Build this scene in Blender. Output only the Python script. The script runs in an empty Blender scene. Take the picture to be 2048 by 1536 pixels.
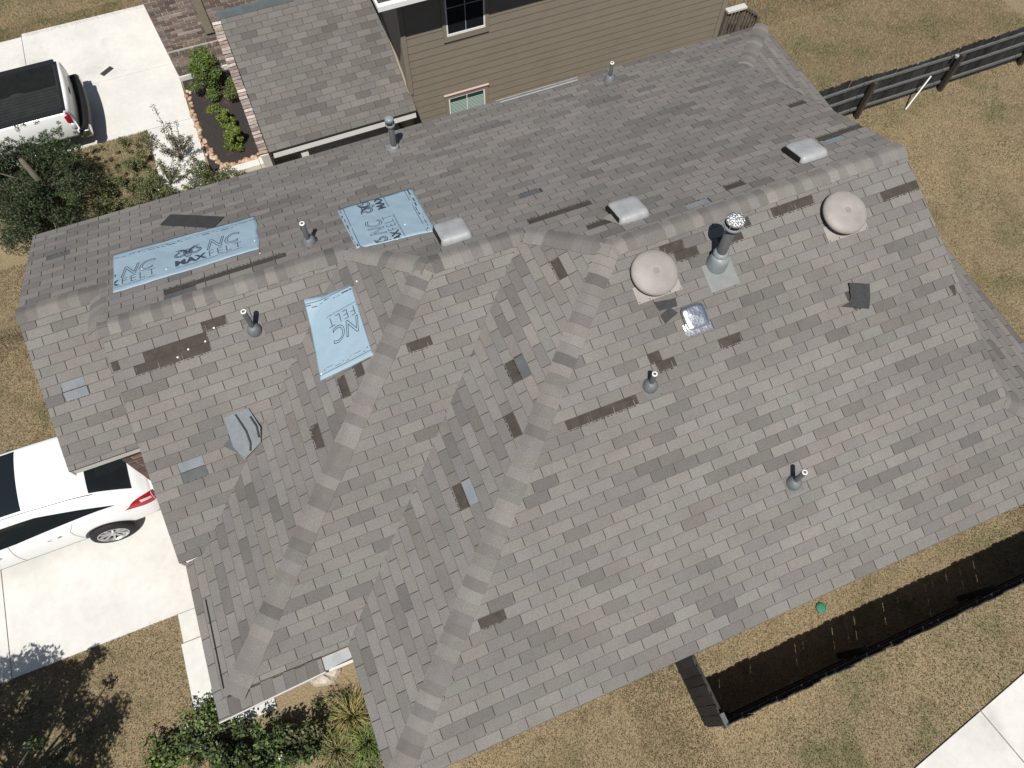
import bpy, bmesh, math, random
import numpy as np
from mathutils import Vector, Matrix

rnd = random.Random(11)
nr = np.random.default_rng(5)
S = bpy.context.scene
COL = S.collection

# ---------------------------------------------------------------- camera, sky, sun, exposure
cd = bpy.data.cameras.new('camera')
cam = bpy.data.objects.new('camera', cd)
COL.objects.link(cam)
cd.sensor_width = 36.0
cd.lens = 1452.62 / 2048 * 36
cd.clip_end = 2000
cam.matrix_world = Matrix(((0.92520685, 0.33726490, -0.17390992, 5.3655),
                           (-0.37936492, 0.83253356, -0.40369560, 0.0066),
                           (0.00863349, 0.43947726, 0.89821223, 12.587),
                           (0, 0, 0, 1)))
S.camera = cam
CAM = np.array([5.3655, 0.0066, 12.587])
SUN = Vector((-0.205, -0.445, 0.872)).normalized()
w = bpy.data.worlds.new('World')
S.world = w
w.use_nodes = True
wn = w.node_tree
for n in list(wn.nodes):
    wn.nodes.remove(n)
sky = wn.nodes.new('ShaderNodeTexSky')
sky.sky_type = 'NISHITA'
sky.sun_disc = False
sky.sun_elevation = math.asin(SUN.z)
sky.sun_rotation = math.atan2(SUN.x, SUN.y)
bg = wn.nodes.new('ShaderNodeBackground')
bg.inputs[1].default_value = 0.05
wo = wn.nodes.new('ShaderNodeOutputWorld')
wn.links.new(sky.outputs[0], bg.inputs[0])
wn.links.new(bg.outputs[0], wo.inputs[0])
ld = bpy.data.lights.new('sun', 'SUN')
ld.energy = 4.6
ld.angle = math.radians(0.5)
ld.color = (1.0, 0.955, 0.89)
sun = bpy.data.objects.new('sun', ld)
COL.objects.link(sun)
sun.rotation_euler = SUN.to_track_quat('Z', 'Y').to_euler()
sun.location = (0, -10, 30)
vs = S.view_settings
vs.view_transform = 'Standard'
vs.look = 'None'
vs.gamma = 1
vs.use_curve_mapping = False
vs.exposure = 0.2

# ---------------------------------------------------------------- materials
def mat(name, col=(.5, .5, .5), rough=.85, metal=0.0, src='const', noise=(), bump=None, spec=.4, mix=None):
    """src: const / obj (object colour) / attr (colour attribute 'tone').
    noise: list of (scale, low, high, detail, stretch) multiplied in; mix: list of (scale, colour, thr0, thr1, detail)"""
    m = bpy.data.materials.new(name)
    m.use_nodes = True
    t = m.node_tree
    b = t.nodes['Principled BSDF']
    b.inputs['Roughness'].default_value = rough
    b.inputs['Metallic'].default_value = metal
    b.inputs['Specular IOR Level'].default_value = spec
    geo = t.nodes.new('ShaderNodeNewGeometry')
    if src == 'const':
        n = t.nodes.new('ShaderNodeRGB'); n.outputs[0].default_value = (*col, 1); cur = n.outputs[0]
    elif src == 'obj':
        n = t.nodes.new('ShaderNodeObjectInfo'); cur = n.outputs['Color']
    else:
        n = t.nodes.new('ShaderNodeAttribute'); n.attribute_name = 'tone'; cur = n.outputs['Color']

    def tex(scale, detail, stretch=None, rough_=.6):
        x = t.nodes.new('ShaderNodeTexNoise')
        x.inputs['Scale'].default_value = scale
        x.inputs['Detail'].default_value = detail
        x.inputs['Roughness'].default_value = rough_
        if stretch:
            mp = t.nodes.new('ShaderNodeMapping')
            mp.inputs['Scale'].default_value = stretch
            t.links.new(geo.outputs['Position'], mp.inputs[0])
            t.links.new(mp.outputs[0], x.inputs['Vector'])
        else:
            t.links.new(geo.outputs['Position'], x.inputs['Vector'])
        return x.outputs[0]
    for (sc, c2, a, bb, det) in (mix or ()):
        f = tex(sc, det)
        mr = t.nodes.new('ShaderNodeMapRange')
        mr.inputs[1].default_value = a; mr.inputs[2].default_value = bb
        t.links.new(f, mr.inputs[0])
        mx = t.nodes.new('ShaderNodeMix'); mx.data_type = 'RGBA'
        t.links.new(mr.outputs[0], mx.inputs['Factor'])
        t.links.new(cur, mx.inputs['A'])
        mx.inputs['B'].default_value = (*c2, 1)
        cur = mx.outputs['Result']
    for q in noise:
        f = tex(q[0], q[3], q[4] if len(q) > 4 else None)
        mr = t.nodes.new('ShaderNodeMapRange')
        mr.inputs[1].default_value = .28; mr.inputs[2].default_value = .72
        mr.inputs[3].default_value = q[1]; mr.inputs[4].default_value = q[2]
        t.links.new(f, mr.inputs[0])
        mx = t.nodes.new('ShaderNodeMix'); mx.data_type = 'RGBA'; mx.blend_type = 'MULTIPLY'
        mx.inputs['Factor'].default_value = 1
        t.links.new(cur, mx.inputs['A'])
        t.links.new(mr.outputs[0], mx.inputs['B'])
        cur = mx.outputs['Result']
    t.links.new(cur, b.inputs['Base Color'])
    if bump:
        f = tex(bump[0], 3)
        bp = t.nodes.new('ShaderNodeBump')
        bp.inputs['Strength'].default_value = bump[1]
        bp.inputs['Distance'].default_value = bump[2]
        t.links.new(f, bp.inputs['Height'])
        t.links.new(bp.outputs[0], b.inputs['Normal'])
    return m

SHN = [(130, .66, 1.34, 2), (2.2, .93, 1.07, 3), (.45, .93, 1.07, 2)]
m_sh_obj = mat('asphalt_shingle', src='obj', rough=.95, noise=SHN, bump=(220, .35, .004), spec=.2)
m_sh_att = mat('asphalt_shingle_run', src='attr', rough=.95, noise=SHN, bump=(220, .35, .004), spec=.2)
m_deck = mat('underlay_brown', (.052, .043, .037), .9, noise=[(9, .75, 1.25, 4), (120, .7, 1.3, 2)])
m_edge = mat('asphalt_edge_and_shade_line', (.092, .086, .081), .95, spec=.2)
m_tar = mat('tar_black', (.012, .012, .012), .6)
m_fascia = mat('fascia_paint', (.50, .50, .47), .55, noise=[(3, .94, 1.05, 3)])
m_white = mat('white_trim', (.78, .78, .76), .45, noise=[(4, .95, 1.03, 3)])
m_galv = mat('galvanised_metal', (.36, .375, .38), .6, .15, noise=[(7, .82, 1.1, 4), (60, .93, 1.06, 2)])
m_beige = mat('beige_vent_paint', (.30, .275, .258), .6, noise=[(5, .86, 1.08, 4), (1.7, .9, 1.08, 2)])
m_boot = mat('grey_boot', (.13, .145, .155), .55, noise=[(14, .85, 1.15, 3)])
m_pipe = mat('grey_pipe', (.085, .09, .095), .55, noise=[(25, .8, 1.15, 3, (1, 1, .15))])
m_flue = mat('grey_flue', (.21, .235, .245), .45, noise=[(12, .88, 1.1, 3)])
m_black = mat('black', (.008, .008, .009), .6)
m_chrome = mat('shiny_metal', (.88, .89, .90), .3, 1.0, bump=(9, .35, .03))
m_crink = mat('crinkled_foil', (.9, .9, .9), .33, 1.0, bump=(45, 1.0, .03))
m_concrete = mat('pale_concrete', (.60, .59, .56), .9, noise=[(1.3, .90, 1.06, 5), (9, .95, 1.04, 3), (70, .95, 1.05, 2)],
                 mix=[(.9, (.48, .47, .43), .58, .78, 4)], bump=(90, .15, .004))
m_lawn = mat('dry_lawn', (.26, .205, .122), .95, mix=[(1.1, (.13, .125, .055), .50, .70, 5), (3.1, (.17, .12, .075), .56, .74, 4),
             (.35, (.31, .235, .14), .5, .7, 2)], noise=[(34, .62, 1.32, 3), (140, .7, 1.3, 2)], bump=(45, .8, .03))
m_mulch = mat('dark_mulch', (.036, .031, .029), .95, mix=[(5, (.075, .06, .05), .58, .75, 5)], noise=[(55, .35, 1.9, 3)], bump=(60, 1, .03))
m_blade = mat('grass_blades', src='attr', rough=.9, spec=.15)
m_leaf = mat('leaves', src='attr', rough=.6, spec=.3)
m_bark = mat('bark', (.13, .105, .085), .9, noise=[(30, .7, 1.25, 3)])
m_fence = mat('dark_stained_wood', (.021, .022, .022), .75, noise=[(12, .55, 1.5, 4, (1, 1, .12)), (3, .8, 1.3, 2)])
m_fpick = mat('dark_stained_picket', src='obj', rough=.75, noise=[(14, .6, 1.5, 4, (1, 1, .12))])
m_rail = mat('weathered_rail', (.105, .11, .11), .85, noise=[(20, .7, 1.25, 3)])
m_siding = mat('tan_siding', (.225, .195, .152), .7, noise=[(40, .93, 1.06, 3, (.12, 1, 1)), (2, .96, 1.04, 2)])
m_stan = mat('tan_trim', (.235, .205, .16), .65, noise=[(5, .95, 1.04, 2)])
m_glass = mat('dark_glass', (.012, .016, .018), .06, 0, spec=.6)
m_blind = mat('blind_slats', (.36, .46, .42), .6)
m_gpane = mat('green_glass', (.02, .05, .045), .08, spec=.6)
m_brick = mat('tumbled_brick', src='obj', rough=.92, mix=[(11, (.50, .46, .42), .60, .80, 5)], noise=[(25, .7, 1.25, 4), (120, .85, 1.15, 2)], bump=(60, .4, .01))
m_brick_a = mat('tumbled_brick_far', src='attr', rough=.92, mix=[(11, (.50, .46, .42), .60, .80, 5)], noise=[(25, .7, 1.25, 4), (120, .85, 1.15, 2)], bump=(60, .4, .01))
m_mortar = mat('pale_mortar', (.56, .52, .46), .95, noise=[(30, .8, 1.1, 4)])
m_stone = mat('river_stone', src='obj', rough=.8, noise=[(30, .8, 1.15, 3)])
m_felt = mat('blue_felt', (.262, .362, .440), .65, noise=[(2.5, .93, 1.05, 4), (30, .97, 1.03, 2)], bump=(7, .25, .03))
m_print = mat('felt_print', (.035, .05, .075), .7)
m_wpaint = mat('white_car_paint', (.80, .82, .82), .22, spec=.6)
m_tyre = mat('tyre_rubber', (.014, .014, .015), .8)
m_rim = mat('alloy_rim', (.55, .56, .57), .35, .7)
m_red = mat('red_lens', (.36, .008, .018), .15, spec=.6)
m_clear = mat('clear_lens', (.55, .55, .56), .15, spec=.6)
m_dplast = mat('black_plastic', (.015, .015, .016), .5)
m_liner = mat('bed_liner', (.018, .02, .021), .7, noise=[(6, .7, 1.3, 3)])
m_flash = mat('grey_flashing', (.12, .145, .155), .5, .2, noise=[(8, .85, 1.12, 3)])
m_oldsh = mat('loose_shingle_back', (.036, .037, .040), .8, noise=[(60, .7, 1.3, 2), (6, .85, 1.15, 3)])
m_bluesh = mat('blue_grey_shingle', (.17, .19, .205), .85, noise=[(110, .8, 1.2, 2), (5, .88, 1.1, 3)])
m_greensh = mat('slate_shingle', (.085, .092, .095), .88, noise=[(110, .75, 1.25, 2), (5, .85, 1.15, 3)])
m_flash2 = mat('pale_grey_flashing', (.20, .212, .207), .7, noise=[(9, .88, 1.08, 4)])
m_pvc = mat('white_pvc', (.75, .74, .70), .5)
m_lid = mat('green_plastic', (.03, .17, .11), .6)

# ---------------------------------------------------------------- helpers
class MB:
    def __init__(s): s.v = []; s.f = []; s.m = []; s.c = []
    def add(s, vs_, fs, mi=0, col=None):
        o = len(s.v)
        s.v += [tuple(p) for p in vs_]
        for f in fs:
            s.f.append(tuple(i + o for i in f)); s.m.append(mi); s.c.append(col)
    def box(s, c, d, M=None, mi=0, col=None):
        P = [Vector((c[0] + d[0] * a / 2, c[1] + d[1] * b / 2, c[2] + d[2] * e / 2)) for a in (-1, 1) for b in (-1, 1) for e in (-1, 1)]
        if M is not None: P = [M @ p for p in P]
        s.add(P, [(0, 1, 3, 2), (4, 6, 7, 5), (0, 4, 5, 1), (2, 3, 7, 6), (0, 2, 6, 4), (1, 5, 7, 3)], mi, col)
    def b2(s, a, b, M=None, mi=0, col=None):
        s.box([(a[i] + b[i]) / 2 for i in range(3)], [abs(b[i] - a[i]) for i in range(3)], M, mi, col)
    def prism(s, poly, off, mi=0, col=None):
        n = len(poly); off = Vector(off)
        s.add([Vector(p) for p in poly] + [Vector(p) + off for p in poly],
              [tuple(range(n)), tuple(range(2 * n - 1, n - 1, -1))] + [(i, i + n, (i + 1) % n + n, (i + 1) % n) for i in range(n)], mi, col)
    def tube(s, pts, rs, seg=8, mi=0, cap=True):
        pts = [Vector(p) for p in pts]; o = []
        if not hasattr(rs, '__len__'): rs = [rs] * len(pts)
        V = []; F = []
        for i, p in enumerate(pts):
            d = (pts[min(i + 1, len(pts) - 1)] - pts[max(i - 1, 0)]).normalized()
            x = d.orthogonal().normalized() if abs(d.z) < .99 else Vector((1, 0, 0))
            y = d.cross(x).normalized(); x = y.cross(d)
            for k in range(seg):
                a = 2 * math.pi * k / seg
                V.append(p + (x * math.cos(a) + y * math.sin(a)) * rs[i])
        for i in range(len(pts) - 1):
            for k in range(seg):
                F.append((i * seg + k, i * seg + (k + 1) % seg, (i + 1) * seg + (k + 1) % seg, (i + 1) * seg + k))
        if cap:
            F.append(tuple(range(seg))[::-1]); F.append(tuple((len(pts) - 1) * seg + k for k in range(seg)))
        s.add(V, F, mi)
    def lathe(s, prof, M, seg=24, mi=0, cap=True):
        V = []; F = []
        for r, z in prof:
            for k in range(seg):
                a = 2 * math.pi * k / seg
                V.append(M @ Vector((r * math.cos(a), r * math.sin(a), z)))
        for i in range(len(prof) - 1):
            for k in range(seg):
                F.append((i * seg + k, i * seg + (k + 1) % seg, (i + 1) * seg + (k + 1) % seg, (i + 1) * seg + k))
        if cap: F.append(tuple((len(prof) - 1) * seg + k for k in range(seg)))
        s.add(V, F, mi)
    def mesh(s, name, mats, smooth=False):
        me = bpy.data.meshes.new(name)
        me.from_pydata(s.v, [], s.f)
        for m in (mats if isinstance(mats, (list, tuple)) else [mats]): me.materials.append(m)
        if any(s.m): me.polygons.foreach_set('material_index', s.m)
        if any(c is not None for c in s.c):
            at = me.color_attributes.new('tone', 'FLOAT_COLOR', 'CORNER')
            arr = np.ones((len(me.loops), 4), np.float32); li = 0
            for f, c in zip(s.f, s.c):
                arr[li:li + len(f), :3] = c if c is not None else 1; li += len(f)
            at.data.foreach_set('color', arr.ravel())
        if smooth: me.polygons.foreach_set('use_smooth', [True] * len(me.polygons))
        me.update()
        return me
    def build(s, name, mats, parent=None, smooth=False):
        return link(name, s.mesh(name, mats, smooth), parent)

def link(name, me, parent=None):
    o = bpy.data.objects.new(name, me)
    COL.objects.link(o)
    if parent is not None: par(o, parent)
    return o

WL = {}
def par(o, p):
    o.parent = p
    if p in WL: o.matrix_parent_inverse = Matrix.Translation(-WL[p])

def tag(o, label=None, cat=None, group=None, kind=None):
    if label: o['label'] = label
    if cat: o['category'] = cat
    if group: o['group'] = group
    if kind: o['kind'] = kind
    return o

def thing(name, label, cat, loc=(0, 0, 0), group=None):
    o = bpy.data.objects.new(name, None)
    COL.objects.link(o)
    o.location = loc
    o.empty_display_size = .2
    WL[o] = Vector(loc)
    return tag(o, label, cat, group)

def ss(a, b, t):
    t = min(max((t - a) / (b - a), 0), 1)
    return t * t * (3 - 2 * t)
def terr(x, y):
    return -1.5 * ss(9.9, 12.2, y) * (1 - .75 * ss(14, 18, x))

# ---------------------------------------------------------------- ground
xs = np.unique(np.concatenate([np.linspace(-400, -6, 14), np.arange(-6, 28, .5), np.linspace(28, 400, 14)]))
ys = np.unique(np.concatenate([np.linspace(-400, -8, 14), np.arange(-8, 30, .5), np.linspace(30, 400, 14)]))
V = [(x, y, terr(x, y)) for y in ys for x in xs]
nx = len(xs)
F = [(j * nx + i, j * nx + i + 1, (j + 1) * nx + i + 1, (j + 1) * nx + i) for j in range(len(ys) - 1) for i in range(nx - 1)]
g = MB(); g.add(V, F)
tag(g.build('ground', m_lawn, None, True), kind='structure')

def slab(a, b, z0, z1):
    m = MB(); m.b2((a[0], a[1], z0), (b[0], b[1], z1)); return m
dr = thing('driveway', None, None, (0, 6, 0)); dr['kind'] = 'structure'
for a, b in (((-12, 3.8), (-1.6, 7.78)), ((-1.585, 3.8), (2.5, 7.78))):
    slab(a, b, -.08, .03).build('slab', m_concrete, dr)
dn = thing('driveway', None, None, (0, 19, -1.5)); dn['kind'] = 'structure'
for a, b in (((-12, 16.63), (-.515, 18.835)), ((-.5, 16.63), (3.26, 18.835)), ((-12, 18.845), (-.515, 21.42)), ((-.5, 18.845), (3.26, 21.55))):
    slab(a, b, -1.6, -1.47).build('slab', m_concrete, dn)
wk = thing('path', None, None, (1.2, 2.5, 0)); wk['kind'] = 'structure'
slab((1.04, 3.315), (2.3, 3.79), -.08, .028).build('slab', m_concrete, wk)
slab((1.0, 1.78), (2.2, 3.3), -.08, .028).build('slab', m_concrete, wk)
wn_ = thing('path', None, None, (2.7, 15.5, -1.5)); wn_['kind'] = 'structure'
slab((2.12, 14.3), (3.3, 15.2), -1.6, -1.472).build('slab', m_concrete, wn_)
slab((2.12, 15.212), (3.3, 16.615), -1.6, -1.472).build('slab', m_concrete, wn_)
slab((3.55, 14.3), (4.55, 14.5), -1.6, -1.37).build('kerb', m_concrete, wn_)
slab((4.56, 14.3), (5.5, 14.52), -1.6, -1.36).build('kerb', m_concrete, wn_)
sw = thing('pavement', None, None, (12, -3, 0)); sw['kind'] = 'structure'
Ms = Matrix.Translation((11.06, -2.75, 0)) @ Matrix.Rotation(math.atan2(.183, .983), 4, 'Z')
for u0, u1 in ((-5, -.06), (-.045, 1.45), (1.47, 2.97), (2.985, 6)):
    m = MB(); m.b2((u0, -1.5, -.08), (u1, 0, .03), Ms); m.build('slab', m_concrete, sw)
m = MB(); m.add([(3.35, 14.52, -1.493), (4.8, 14.52, -1.493), (4.72, 18.1, -1.493), (3.3, 18.1, -1.493)], [(0, 1, 2, 3)])
tag(m.build('mulch_bed', m_mulch), kind='structure')

# ---------------------------------------------------------------- the roofed house
ZE = 2.9; PT = .3823; L_ = math.sqrt(1 + PT * PT); CS = 1 / L_; SN = PT / L_
YB, YM, Y0, Y1 = 9.8031, 5.4196, 3.5714, 1.7508
XL, XS, X1, X2, XR, XE, X1E = .997, 2.17, 2.4913, 3.9426, 13.4982, 14.8035, 2.2138
EXP, TW = .1438, 1 / 3
yr = lambda Y: (YB + Y) / 2
hr = lambda Y: PT * (YB - Y) / 2
A_ = (X1 + (YB - Y0) / 2, yr(Y0)); B_ = (X1 + (YB - Y1) / 2, yr(Y1))
C_ = (X2 + (YB - Y1) / 2, yr(Y1)); D_ = (X2 + YB / 2, yr(0))

house = thing('house', 'large house with storm damaged grey shingle roof, blue felt patches and many vents', 'house', (8, 4.9, 0))
roof = bpy.data.objects.new('roof', None); COL.objects.link(roof); par(roof, house)

def frame(O, u, v):
    u = Vector(u); v = Vector(v).normalized(); n = u.cross(v)
    return Matrix(((u.x, v.x, n.x, O[0]), (u.y, v.y, n.y, O[1]), (u.z, v.z, n.z, O[2]), (0, 0, 0, 1)))
def clip(poly, conv):
    """clip polygon by convex polygon conv (counter-clockwise)"""
    out = list(poly)
    for i in range(len(conv)):
        a = conv[i]; b = conv[(i + 1) % len(conv)]
        side = lambda p: (b[0] - a[0]) * (p[1] - a[1]) - (b[1] - a[1]) * (p[0] - a[0])
        res = []
        for j in range(len(out)):
            p = out[j]; q = out[(j + 1) % len(out)]
            sp, sq = side(p), side(q)
            if sp >= 0: res.append(p)
            if (sp > 1e-12 and sq < -1e-12) or (sp < -1e-12 and sq > 1e-12):
                t = sp / (sp - sq); res.append((p[0] + (q[0] - p[0]) * t, p[1] + (q[1] - p[1]) * t))
        out = res
        if len(out) < 3: return []
    return out
def area(p):
    return abs(sum(p[i][0] * p[(i + 1) % len(p)][1] - p[(i + 1) % len(p)][0] * p[i][1] for i in range(len(p)))) / 2
def ccw(p):
    a = sum(p[i][0] * p[(i + 1) % len(p)][1] - p[(i + 1) % len(p)][0] * p[i][1] for i in range(len(p)))
    return list(p) if a > 0 else list(reversed(p))

# planes: name -> (frame, [convex polygons in (u, s)], phase(c), course offset, tab width, sign of u)
def fpl(Yf): return frame((0, Yf, ZE), (1, 0, 0), (0, CS, SN))
F_back = frame((0, YB, ZE), (-1, 0, 0), (0, -CS, SN))
def lpl(X): return frame((X, 0, ZE), (0, -1, 0), (CS, 0, SN))
F_right = frame((XE, 0, ZE), (0, 1, 0), (-CS, 0, SN))
def fs(pts, Y): return [ccw([(x, (y - Y) * L_) for x, y in pts])]
def bs(pts): return ccw([(-x, (YB - y) * L_) for x, y in pts])
def lsx(pts, X): return [ccw([(-y, (x - X) * L_) for x, y in pts])]
ym, y0r, y1r, y2r = yr(YM), yr(Y0), yr(Y1), yr(0)
PL = {
 'front': (fpl(0), fs([(X2, 0), (XR, 0), (XR, y2r), D_], 0) + fs([(XR, 0), (XE, 0), (XR, XE - XR)], 0), lambda c: .04 + .5 * (c % 2) + .012 * c, 0.0, TW, 1),
 'front1': (fpl(Y1), fs([(X1, Y1), (X2, Y1), C_, B_], Y1), lambda c: .945 - .008 * c + .5 * (c % 2), .45, TW, 1),
 'front0': (fpl(Y0), fs([(XS, Y0), (X1, Y0), A_, (XS, y0r)], Y0), lambda c: .92 - .007 * c + .5 * (c % 2), .7, TW, 1),
 'frontm': (fpl(YM), fs([(XL, YM), (XS, YM), (XS, ym), (XL, ym)], YM), lambda c: .65 - .011 * c + .5 * (c % 2), .5, .3465, 1),
 'back': (F_back, [bs(q) for q in ([(XL, YB), (XL, ym), (XS, ym), (XS, YB)], [(XS, YB), (XS, y0r), A_, (A_[0], YB)],
          [(A_[0], YB), A_, B_, (B_[0], YB)], [(B_[0], YB), B_, C_, (C_[0], YB)], [(C_[0], YB), C_, D_, (D_[0], YB)],
          [(D_[0], YB), D_, (XR, y2r), (XR, YB)], [(XR, YB), (XR, YB - (XE - XR)), (XE, YB)])],
          lambda c: .145 + .5 * (c % 2) + .0125 * c, 0.0, TW, -1),
 'left1': (lpl(X1), lsx([(X1E, Y1 - .02), (X1, Y1 - .02), (X1 + .02, Y1), B_, A_, (X1, Y0), (X1E, Y0)], X1), lambda c: .53 - .012 * c + .5 * (c % 2), -.18, TW, -1),
 'left2': (lpl(X2), lsx([(X2, 0), D_, C_, (X2, Y1)], X2), lambda c: .36 + .004 * c + .5 * (c % 2), -.12, TW, -1),
 'right': (F_right, [ccw([(0, 0), (YB, 0), (YB - (XE - XR), (XE - XR) * L_), (XE - XR, (XE - XR) * L_)])], lambda c: .2 + .5 * (c % 2), 0.0, TW, 1),
}
# left1 polygon is convex only without the eave extension: split it
PL['left1'] = (PL['left1'][0], lsx([(X1, Y1), B_, A_, (X1, Y0)], X1) + lsx([(X1E, Y1 - .02), (X1, Y1), (X1, Y0), (X1E, Y0)], X1)) + PL['left1'][2:]

# damaged tabs: plane -> [(x0, x1, course)] in the roof's own courses (x is along the course)
HO = {
 'front': [(9.79, 10.105, 24), (8.84, 9.07, 24), (8.775, 8.93, 25), (7.44, 7.745, 22), (7.765, 8.065, 22), (8.085, 8.392, 22), (5.565, 5.87, 9),
           (9.53, 9.83, 34), (9.68, 9.99, 33), (10.36, 10.674, 33), (10.57, 10.85, 34), (11.2, 11.53, 34), (11.56, 11.87, 34), (12.87, 13.49, 32), (13.32, 13.41, 21),
           (11.80, 12.06, 23), (11.82, 12.12, 24)],
 'front1': [(5.93, 6.21, 22)],
 'front0': [(2.44, 2.70, 17), (2.73, 3.03, 17), (3.05, 3.455, 17), (2.6, 3.455, 18), (3.44, 3.60, 19), (3.46, 3.765, 19), (2.14, 2.245, 18), (2.545, 2.885, 6), (2.545, 2.885, 7)],
 'frontm': [(1.245, 1.575, 6), (1.245, 1.575, 7)],
 'back': [(1.29, 1.64, 6), (3.05, 3.70, 20), (3.70, 4.755, 20), (3.05, 3.5, 21), (8.27, 8.61, 23), (8.13, 9.11, 28), (8.77, 9.55, 32), (10.15, 10.51, 34),
          (10.84, 11.17, 33), (13.04, 13.36, 22), (12.70, 13.52, 30), (12.75, 13.08, 31)],
 'left1': [(4.095, 4.445, 14), (4.57, 4.9, 18), (4.75, 4.95, 20)],
 'left2': [(4.825, 5.16, 31), (3.815, 4.14, 23), (3.815, 4.14, 24), (3.145, 3.485, 21), (2.62, 2.965, 14), (2.62, 2.965, 15)],
}
BLUE = {('front0', 6), ('front0', 7), ('frontm', 6), ('frontm', 7), ('left2', 15), ('left2', 24), ('back', 6), ('back', 34), ('back', 31), ('back', 23), ('back', 21)}

def tone():
    r = rnd.random()
    if r < .66: k = rnd.uniform(.90, 1.06)
    elif r < .86: k = rnd.uniform(.78, .90)
    else: k = rnd.uniform(.66, .80)
    h = rnd.random()
    base = (.213, .199, .188)
    if h < .2: base = (.209, .198, .191)
    elif h < .36: base = (.207, .200, .186)
    elif h < .44: base = (.217, .199, .186)
    return tuple(c * k * .87 for c in base)

H0, H1 = .0075, .0015
def plate(mb, poly, s0, col=None):
    """thin shingle plate on (u, s) polygon, thicker at its lower edge"""
    h = lambda p: H0 + (H1 - H0) * min(max((p[1] - s0) / EXP, 0), 1.2)
    n = len(poly)
    V = [(p[0], p[1], h(p)) for p in poly] + [(p[0], p[1], max(h(p) - .006, -.004)) for p in poly]
    mb.add(V, [tuple(range(n))], 0, col)
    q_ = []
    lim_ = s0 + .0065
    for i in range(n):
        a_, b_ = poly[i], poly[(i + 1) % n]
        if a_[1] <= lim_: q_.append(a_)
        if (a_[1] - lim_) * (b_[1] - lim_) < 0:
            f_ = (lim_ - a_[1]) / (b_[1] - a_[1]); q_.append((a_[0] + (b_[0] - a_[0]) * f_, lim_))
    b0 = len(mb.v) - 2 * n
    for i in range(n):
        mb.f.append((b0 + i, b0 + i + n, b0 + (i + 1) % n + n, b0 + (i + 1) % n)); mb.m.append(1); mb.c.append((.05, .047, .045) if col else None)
    if len(q_) >= 3: mb.add([(p[0], p[1], h(p) + .0006) for p in q_], [tuple(range(len(q_)))], 1, (.05, .047, .045) if col else None)  # dark strip on the face: shadow line painted in with cut edge and dirt
SLOT = .0105
fm = MB()
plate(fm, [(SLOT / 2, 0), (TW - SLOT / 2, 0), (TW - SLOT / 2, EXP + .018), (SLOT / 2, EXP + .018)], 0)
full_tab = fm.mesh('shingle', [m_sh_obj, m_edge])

tabs = []        # (size score, plane, poly list, s0, full?, u0, tone)
for nm, (M, polys, ph, off, tw, sg) in PL.items():
    us = [p[0] for q in polys for p in q]; sm = max(p[1] for q in polys for p in q); s_lo = min(p[1] for q in polys for p in q)
    n = Vector((M[0][2], M[1][2], M[2][2]))
    c = math.floor(s_lo / EXP - off) - 1
    while (c + off) * EXP < sm:
        s0 = (c + off) * EXP
        p0 = ph(c) * tw
        k0 = math.floor((min(us) * 1 - sg * p0) / tw) - 1
        last = None
        for k in range(k0, k0 + int((max(us) - min(us)) / tw) + 5):
            u0 = sg * p0 + k * tw
            r0, r1 = u0 + SLOT / 2, u0 + tw - SLOT / 2
            rect = [(r0, s0), (r1, s0), (r1, s0 + EXP + .018), (r0, s0 + EXP + .018)]
            rects = [rect]; cut = False
            for hx0, hx1, hc in HO.get(nm, ()):
                if hc != c: continue
                a, b = (hx0, hx1) if sg > 0 else (-hx1, -hx0)
                nr_ = []
                for q in rects:
                    qa, qb = q[0][0], q[1][0]
                    if b <= qa or a >= qb: nr_.append(q); continue
                    cut = True
                    if a - qa > .045: nr_.append([(qa, s0), (a, s0), (a, q[2][1]), (qa, q[2][1])])
                    if qb - b > .045: nr_.append([(b, s0), (qb, s0), (qb, q[2][1]), (b, q[2][1])])
                rects = nr_
            out = []
            for q in rects:
                for cv in polys:
                    r = clip(q, cv)
                    if len(r) >= 3 and area(r) > 2e-5: out.append(r)
            if not out: continue
            ar = sum(area(r) for r in out)
            isfull = (not cut and tw == TW and abs(ar - area(rect)) < 1e-5)
            cen = M @ Vector((u0 + tw / 2, s0 + EXP / 2, 0))
            d = Vector(CAM) - cen; dist = d.length
            score = ar * abs(d.normalized().dot(n)) / dist ** 2
            tn = tone()
            if last is not None and rnd.random() < .33: tn = tuple(.75 * q + .25 * z for q, z in zip(last, tn))
            last = tn
            tabs.append((score, nm, out, s0, isfull, u0, tn))
        c += 1
order = sorted(range(len(tabs)), key=lambda i: -tabs[i][0] - (1 if tabs[i][4] else 0) * 0)
single = set(order[:300])
rest = MB()
for i, (sc, nm, out, s0, isfull, u0, tn) in enumerate(tabs):
    M = PL[nm][0]
    if i in single:
        if isfull:
            o = bpy.data.objects.new('shingle', full_tab); COL.objects.link(o); o.parent = roof
            jit = Matrix.Rotation(rnd.uniform(-.004, .004), 4, 'Z')
            o.matrix_basis = M @ Matrix.Translation((u0, s0, rnd.uniform(0, .0012))) @ jit
        else:
            mb = MB()
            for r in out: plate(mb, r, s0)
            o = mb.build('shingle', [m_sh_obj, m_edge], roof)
            o.matrix_basis = M
        o.color = (*tn, 1)
    else:
        mb = MB()
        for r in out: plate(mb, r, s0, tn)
        z = rnd.uniform(0, .0012); mb.v = [tuple(M @ Vector((p[0], p[1], p[2] + z))) for p in mb.v]
        b0 = len(rest.v); rest.v += mb.v
        rest.f += [tuple(j + b0 for j in f) for f in mb.f]; rest.m += mb.m; rest.c += mb.c
tag(rest.build('shingle', [m_sh_att, m_edge], roof), kind='stuff')

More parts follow.
